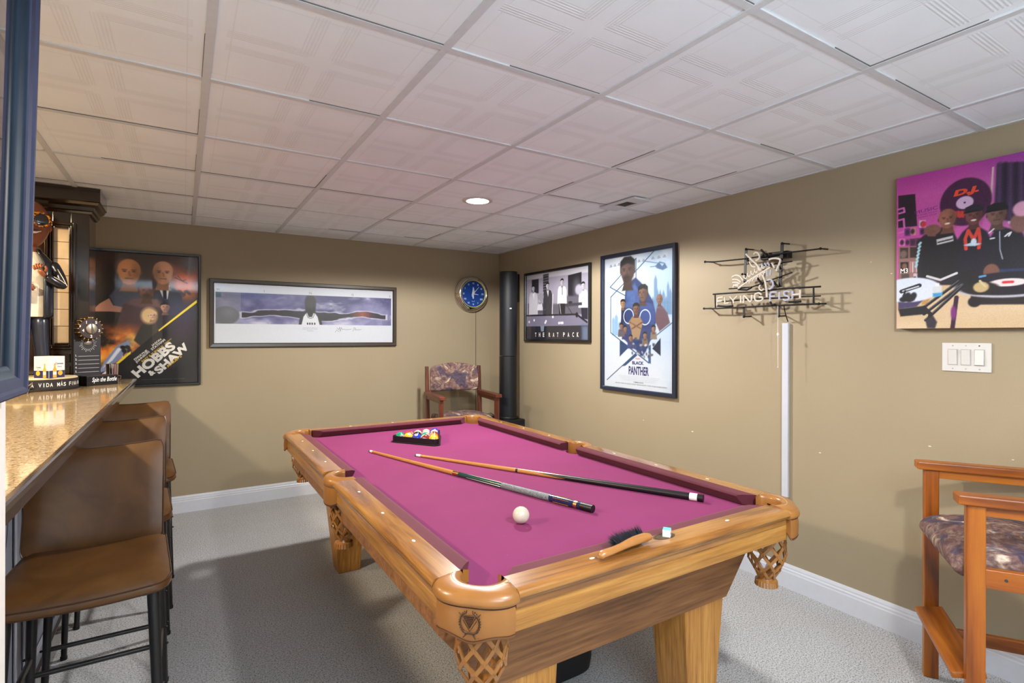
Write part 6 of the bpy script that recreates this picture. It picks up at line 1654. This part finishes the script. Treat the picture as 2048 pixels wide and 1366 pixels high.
# cluster of generic figures
A.poly([Q(870, 600), Q(880, 470), Q(905, 400), Q(960, 360), Q(1000, 400), Q(1040, 450), Q(1090, 540), Q(1120, 680), Q(1050, 900), Q(1010, 960), Q(860, 820), Q(845, 700)], (40, 56, 106), .006)
A.mix(np.clip(.5 - A.sd([Q(880, 590), Q(890, 470), Q(950, 400), Q(990, 480), Q(980, 600)]) / .02, 0, 1) * c2, (96, 128, 190))
A.bust(*Q(897, 310), .100, (84, 62, 58), (22, 22, 30), True, -.08, beard=True)
A.poly([Q(985, 700), Q(990, 580), Q(1020, 540), Q(1080, 560), Q(1110, 640), Q(1100, 720)], (52, 72, 132), .005); A.bust(*Q(1014, 480), .062, (104, 76, 66), (20, 20, 26), True, -.2)
A.poly([Q(848, 700), Q(850, 590), Q(880, 590), Q(890, 700)], (34, 40, 74), .004); A.bust(*Q(862, 560), .034, (150, 110, 76), (20, 18, 20))
A.poly([Q(1108, 650), Q(1120, 590), Q(1160, 575), Q(1200, 630), Q(1220, 705), Q(1140, 770), Q(1110, 700)], (98, 70, 82), .005); A.bust(*Q(1140, 525), .036, (120, 84, 66), (40, 30, 30), bald=True)
for cx, cy in ((905, 655), (1030, 662)):
    x, y = Q(cx, cy); d = np.abs(np.hypot((A.X - x) / 1.0, (A.Y - y) / 1.05) - .052) - .004; A.mix(np.clip(.5 - d / .003, 0, 1), (196, 206, 228))
A.poly([Q(905, 700), Q(930, 660), Q(960, 648), Q(990, 660), Q(1015, 700), Q(1000, 760), Q(985, 830), Q(935, 830), Q(925, 760)], (150, 120, 88), .004); A.line([Q(930, 750), Q(1010, 700)], .012, (106, 74, 56)); A.line([Q(915, 700), Q(1000, 750)], .012, (120, 84, 62)); A.bust(*Q(962, 600), .044, (110, 76, 60), (24, 20, 22))
for x, y, cc in ((880, 760, (44, 44, 96)), (920, 830, (60, 70, 120)), (1030, 810, (120, 100, 86)), (1095, 760, (126, 110, 96)), (850, 740, (90, 80, 90))):
    A.poly([Q(x - 26, y + 70), Q(x - 22, y + 18), Q(x, y + 6), Q(x + 22, y + 18), Q(x + 26, y + 70)], cc, .004); A.bust(*Q(x, y - 10), .026, (128, 92, 74), (26, 22, 24), False)
for q in range(40):
    a, b2 = A.rs.rand(2); x, y = Q(930 + a * 170, 820 + b2 * 150)
    if x > 0: A.ell(x, y, .012, .008, [(40, 44, 60), (190, 200, 220), (90, 84, 90)][q % 3], .004, q, .7)
A.poly([Q(742, 1200), Q(742, 860), Q(870, 880), Q(990, 985), Q(1040, 1020), Q(1240, 760), Q(1260, 1240)], (220, 226, 238), .02, .0)
A.I = A.I * .90; A.grain(8, 5); pr = A.build(t, 'print', M)
its = [(0, 'BLACK', P(976, 1009), .118, .026, 0, .04, 0), (0, 'PANTHER', P(981, 1069), .205, .064, 0, .03, 0), (1, 'STUDIOS', P(975, 977), .05, .012, 0, .01, 0),
       (2, 'FROM THE STUDIO THAT BROUGHT YOU THE AVENGERS', P(990, 1176), .52, .009, 0, 0, 0), (2, 'COMING SOON', P(980, 1158), .10, .010, 0, .01, 0)]
for k, (x, y) in enumerate(((772, 268), (802, 262), (832, 254), (985, 228), (1020, 222), (1090, 205), (1135, 198), (1178, 190))): its.append((2, ('WITH', 'AND')[k % 2], P(x, y), .034, .007, 0, 0, 0)); 
for k in range(4): its.append((3, 'directed produced written music costume editor photography', P(980, 1115 + k * 11), .42 - .03 * k, .005, 0, 0, 0))
letters_on(pr, M, [i for i in its if i[1] not in ('WITH', 'AND')], [I_NAVY, I_RED, I_GREY, plain('ink_pale_grey', col(168, 172, 186), 0.5)])
A2 = MB()
for x, y in ((772, 268), (802, 262), (832, 254), (985, 228), (1020, 222), (1090, 205), (1135, 198), (1178, 190)):
    px, py = P(x, y)
    for j, ww in enumerate((.012, .020, .026)): A2.quad(*[M @ Vector((px + a * ww, -py - j * .007 + b2 * .002, .0008)) for a, b2 in ((-.6, -1), (.6, -1), (.6, 1), (-.6, 1))])
A2.build('credit_marks', I_GREY, pr, recalc=False)

# --- 5. photo canvas, right wall
cw, ch_ = 1.05, 0.700; cy_, cz_ = 1.183 - cw / 2, 1.789
t = thing('photo_canvas', 'large photo canvas of three people behind turntables under pink light', 'canvas picture', (WX, cy_, cz_ - ch_ / 2), -PI / 2)
m_ = MB(); m_.box2((-cw / 2, -0.036, 0), (cw / 2, -0.002, ch_)); m_.build('stretched_edges', plain('canvas_edge', col(66, 44, 60), 0.7, bmp=0.2), t, bevel=0.002)
M = frame_M((-cw / 2, -0.0365, ch_), (1, 0, 0), (0, 0, 1))
A = Art(cw, ch_, 0.0024, (200, 96, 170))
def Q(x, y):
    p = on_x(1760 + x / 2.733, 280 + y / 2.733, WX - 0.0365); return (-(p.y - cy_) + cw / 2, cz_ + ch_ / 2 - p.z)
gx = lambda x: Q(x, 600)[0]
c1 = A.cloud(5, 4, 4)
A.mix(np.clip(1.2 - A.X * 3, 0, 1), (214, 84, 172)); A.mix(np.clip((A.X - .30) * 3, 0, .85), (176, 110, 196)); A.mix(np.clip((.10 - A.Y) * 9, 0, 1), (176, 50, 150)); A.mix(np.clip((A.X - .25) * 2.2, 0, 1) * np.clip((.10 - A.Y) * 9, 0, 1), (96, 40, 140))
# dark curtain
A.poly([Q(640, 130), Q(1600, 60), Q(1600, 700), Q(620, 420)], (52, 34, 64), .004)
for q in range(14): A.line([Q(655 + q * 30, 130), Q(650 + q * 30, 420)], .014, (36, 24, 48) if q % 2 else (74, 50, 88), .006)
A.line([Q(618, 150), Q(600, 440)], .006, (220, 190, 180))
# black screen on the left, shelves with boxes and records
A.poly([Q(100, 305), Q(192, 295), Q(203, 470), Q(100, 480)], (40, 26, 40), .002)
for y_, hh in ((380, 14), (440, 60)): A.line([Q(100, y_), Q(130, y_ - 8), Q(134, y_ + hh), Q(104, y_ + hh + 8)], .008, (226, 110, 196))
A.poly([Q(100, 530), Q(260, 515), Q(260, 700), Q(100, 580)], (196, 76, 160), .003)
for k, (x, y, cc) in enumerate(((160, 500, (150, 60, 150)), (178, 500, (206, 150, 120)), (150, 505, (120, 50, 130)), (232, 460, (236, 210, 226)), (232, 500, (150, 60, 140)), (150, 560, (180, 70, 150)), (180, 560, (90, 40, 80)), (120, 560, (230, 120, 190)), (210, 556, (110, 50, 90)))):
    A.poly([Q(x - 17, y - 20), Q(x + 17, y - 22), Q(x + 17, y + 20), Q(x - 17, y + 20)], cc, .002); A.ell(*Q(x, y), .008, .012, (60, 30, 60), .003)
A.ell(*Q(238, 460), .010, .014, (206, 50, 60), .002)
A.poly([Q(100, 585), Q(260, 578), Q(260, 790), Q(100, 780)], (150, 110, 104), .002)
for x, y, cc in ((132, 620, (60, 44, 40)), (186, 616, (52, 40, 36)), (134, 698, (34, 30, 32)), (186, 695, (190, 150, 150)), (138, 762, (80, 70, 62)), (205, 760, (214, 190, 206))):
    A.poly([Q(x - 22, y - 30), Q(x + 22, y - 31), Q(x + 22, y + 26), Q(x - 22, y + 28)], cc, .002)
A.ell(*Q(128, 625), .014, .018, (120, 100, 90), .004); A.ell(*Q(134, 690), .010, .013, (130, 90, 70), .003)
for q in range(5): A.line([Q(172 + q * 7, 670), Q(172 + q * 7, 722)], .003, [(170, 90, 60), (220, 210, 200), (90, 110, 150)][q % 3])
for q in range(4): A.ell(*Q(190 + q * 12, 755 + (q % 2) * 14), .006, .008, (60, 40, 60), .002)
# big record on the wall
A.ell(*Q(465, 338), *(abs(Q(612, 338)[0] - Q(465, 338)[0]), abs(Q(465, 208)[1] - Q(465, 338)[1])), (70, 24, 66), .003); A.ell(*Q(463, 342), .030, .027, (226, 190, 226), .002); A.ell(*Q(463, 342), .004, .004, (60, 30, 60), .001)
for q in range(3): A.line([Q(412 + q * 20, 394), Q(416 + q * 20, 420), Q(428 + q * 20, 416), Q(426 + q * 20, 392)], .009, (206, 60, 50), .0015)
# three people
def man2(cx, top, r, shoulder, hem, cloth, skin, cap=None, turn=0.0, smile=True):
    hx, hy = Q(cx, top)
    L, R = shoulder
    A.poly([Q(L, hem), Q(L - 6, 560), Q(L + 30, 505), Q(cx - 32, 478), Q(cx + 28, 474), Q(R - 26, 498), Q(R + 6, 560), Q(R, hem)], cloth, .004)
    A.bust(hx, hy, r, skin, (20, 16, 16), True, turn, bald=True, side=-1)
    if smile: A.ell(hx + turn * r, hy + r * .50, r * .24, r * .09, (236, 226, 216), .001)
    if cap is not None:
        A.poly([(hx - r * .80, hy - r * .36), (hx - r * .72, hy - r * .92), (hx - r * .2, hy - r * 1.14), (hx + r * .5, hy - r * 1.08), (hx + r * .82, hy - r * .70), (hx + r * .84, hy - r * .36)], cap, .002); A.poly([(hx - r * .86, hy - r * .30), (hx + r * .5, hy - r * .40), (hx + r * .3, hy - r * .56), (hx - r * .8, hy - r * .52)], tuple(k * .6 for k in cap), .002)
man2(512, 412, .040, (420, 610), 770, (24, 22, 36), (112, 62, 62), (38, 36, 50))
man2(638, 408, .043, (590, 800), 740, (22, 24, 34), (116, 82, 72), (20, 20, 26), smile=False)
man2(368, 430, .043, (225, 425), 770, (22, 21, 26), (152, 96, 76))
A.poly([Q(205, 760), Q(200, 560), Q(240, 520), Q(260, 560), Q(245, 680), Q(262, 790), Q(225, 790)], (24, 22, 28), .003); A.ell(*Q(286, 492), .032, .024, (128, 84, 72), .003)
for q in range(4): A.line([Q(268 + q * 10, 500), Q(266 + q * 11, 522)], .009, (120, 78, 68))
A.line([Q(258, 745), Q(330, 765), Q(418, 728)], .010, (214, 210, 214)); A.poly([Q(290, 790), Q(270, 765), Q(330, 772), Q(420, 745), Q(430, 800)], (30, 28, 34), .003)
A.poly([Q(308, 544), Q(398, 522), Q(402, 552), Q(312, 574)], (200, 196, 200), .002)
for q in range(9): A.line([Q(318 + q * 9, 560 - q * 2.2), Q(322 + q * 9, 558 - q * 2.2)], .006, (40, 38, 44), .001)
for q in range(7): A.line([Q(222 - q * 3.5, 562 + q * 20), Q(214 - q * 3, 572 + q * 20)], .010, (170, 210, 220), .002)
A.line([Q(470, 596), Q(466, 540), Q(482, 494), Q(512, 545), Q(538, 484), Q(546, 540), Q(540, 590)], .012, (206, 62, 50)); A.poly([Q(455, 575), Q(500, 560), Q(556, 566), Q(520, 580), Q(480, 580)], (176, 206, 226), .002); A.ell(*Q(512, 556), .010, .014, (196, 216, 230), .002)
A.line([Q(654, 500), Q(656, 600), Q(670, 650)], .003, (180, 186, 206)); A.poly([Q(700, 445), Q(752, 436), Q(748, 455), Q(704, 460)], (226, 228, 236), .002); A.line([Q(596, 508), Q(622, 486)], .005, (214, 216, 226)); A.line([Q(684, 526), Q(700, 512), Q(716, 504), (Q(704, 524))], .006, (220, 224, 232)); A.line([Q(604, 540), Q(624, 536)], .006, (200, 204, 214))
A.ell(*Q(770, 450), .034, .040, (126, 88, 82), .004); A.ell(*Q(780, 375), .03, .03, (220, 160, 190), .004)
A.poly([Q(640, 705), Q(790, 700), Q(790, 745), Q(640, 748)], (40, 52, 92), .003); A.ell(*Q(608, 722), .026, .034, (120, 80, 66), .003)
# table, turntables, arm
A.poly([Q(90, 800), Q(500, 790), Q(500, 745), Q(1900, 700), Q(1900, 1060), Q(90, 1060)], (206, 176, 136), .003)
A.mix((A.Y > Q(300, 830)[1]) * np.clip(A.cloud(5, 4, 6, 6) * 2 - .8, 0, .6), (226, 204, 172)); A.poly([Q(238, 800), Q(300, 800), Q(260, 900), Q(228, 900)], (190, 140, 80), .004)
A.poly([Q(100, 780), Q(278, 775), Q(262, 850), Q(200, 910), Q(100, 925)], (66, 58, 96), .003); A.ell(*Q(160, 820), .120, .056, (214, 222, 236), .003); A.line([Q(118, 828), Q(215, 795)], .018, (30, 30, 40)); A.line([Q(125, 826), Q(210, 800)], .006, (200, 206, 220)); A.line([Q(138, 825), Q(130, 850)], .008, (20, 20, 28))
for q in range(6): A.ell(*Q(128 + q * 11, 872 - 10 * (q % 3)), .016, .012, (22, 20, 28), .003, q)
A.poly([Q(492, 765), Q(560, 742), Q(1900, 700), Q(1900, 840), Q(498, 850)], (206, 164, 140), .003); A.poly([Q(495, 846), Q(1900, 830), Q(1900, 890), Q(500, 900)], (34, 26, 30), .003); A.ell(*Q(516, 885), .022, .022, (26, 20, 24), .003)
A.ell(*Q(710, 790), .185, .052, (186, 186, 196), .003); A.ell(*Q(710, 782), .178, .048, (24, 24, 34), .003); A.ell(*Q(700, 778), .060, .016, (236, 220, 220), .002); A.line([Q(675, 778), Q(725, 775)], .010, (206, 40, 44), .002)
A.ell(*Q(550, 812), .060, .026, (34, 28, 30), .003); A.ell(*Q(552, 804), .026, .022, (196, 170, 120), .003); A.line([Q(546, 770), Q(575, 800)], .008, (206, 190, 150))
for a_, b_ in (((226, 925), (478, 738)), ((240, 952), (490, 760)), ((250, 985), (476, 775))): A.line([Q(*a_), Q(*b_)], .012, (20, 19, 24)); A.line([Q(a_[0] - 2, a_[1] - 5), Q(b_[0] - 2, b_[1] - 5)], .003, (110, 106, 116))
A.ell(*Q(484, 752), .034, .030, (24, 22, 26), .003); A.poly([Q(100, 925), Q(250, 905), Q(262, 950), Q(112, 965)], (24, 22, 28), .003); A.line([Q(240, 915), Q(275, 950), Q(268, 1010)], .016, (24, 22, 28)); A.poly([Q(248, 985), Q(290, 960), Q(312, 995), Q(300, 1030), Q(258, 1028)], (48, 44, 54), .003)
A.line([Q(418, 860), Q(392, 1060)], .016, (48, 22, 48)); A.ell(*Q(402, 945), .010, .030, (120, 40, 120), .003)
A.poly([Q(288, 800), Q(336, 800), Q(340, 850), Q(288, 858)], (206, 210, 214), .003, .9); A.poly([Q(288, 838), Q(340, 834), Q(338, 852), Q(290, 858)], (60, 150, 206), .003); A.poly([Q(302, 782), Q(324, 782), Q(324, 800), Q(302, 800)], (230, 230, 232), .002)
A.line([Q(545, 748), Q(575, 742)], .008, (90, 150, 206)); 
A.I = A.I * .90; A.grain(12, 3); pr = A.build(t, 'photo_print', M, 0.6)
for it in ((0, 'D.J.', Q(470, 284), .088, .034, 3, .06, .2), (1, 'MUSIC', Q(252, 383), .088, .015, 5, 0, 0), (1, 'IS THE WAY', Q(256, 402), .080, .006, 5, 0, 0), (1, 'DON\'T STOP', Q(260, 415), .070, .006, 5, 0, 0),
    (2, 'M3', Q(133, 715), .030, .022, 0, .02, 0)):
    letters_on(pr, M, [it], [I_RED, I_PURP, I_WHITE])
# tiny chips knocked out of the right wall paint
mb = MB()
for u, v, r in ((1287, 840.5, .005), (1385, 863, .008), (1640, 905.5, .006), (1783, 547, .004), (1859.5, 892.5, .006), (2026, 919.5, .004), (1742, 524, .003)):
    p = on_x(u, v); mb.prism([(r * math.cos(k) * (1 + .4 * math.sin(3 * k)), .35 * r * math.sin(k)) for k in np.linspace(0, 2 * PI, 9)[:-1]], -0.0003, 0.0006, frame_M((WX, p.y, p.z), (0, -1, 0), (0, 0, 1)))
o = mb.build('wall_right', plain('bare_plaster_chip', col(232, 224, 206), 0.8)); o['kind'] = 'structure'
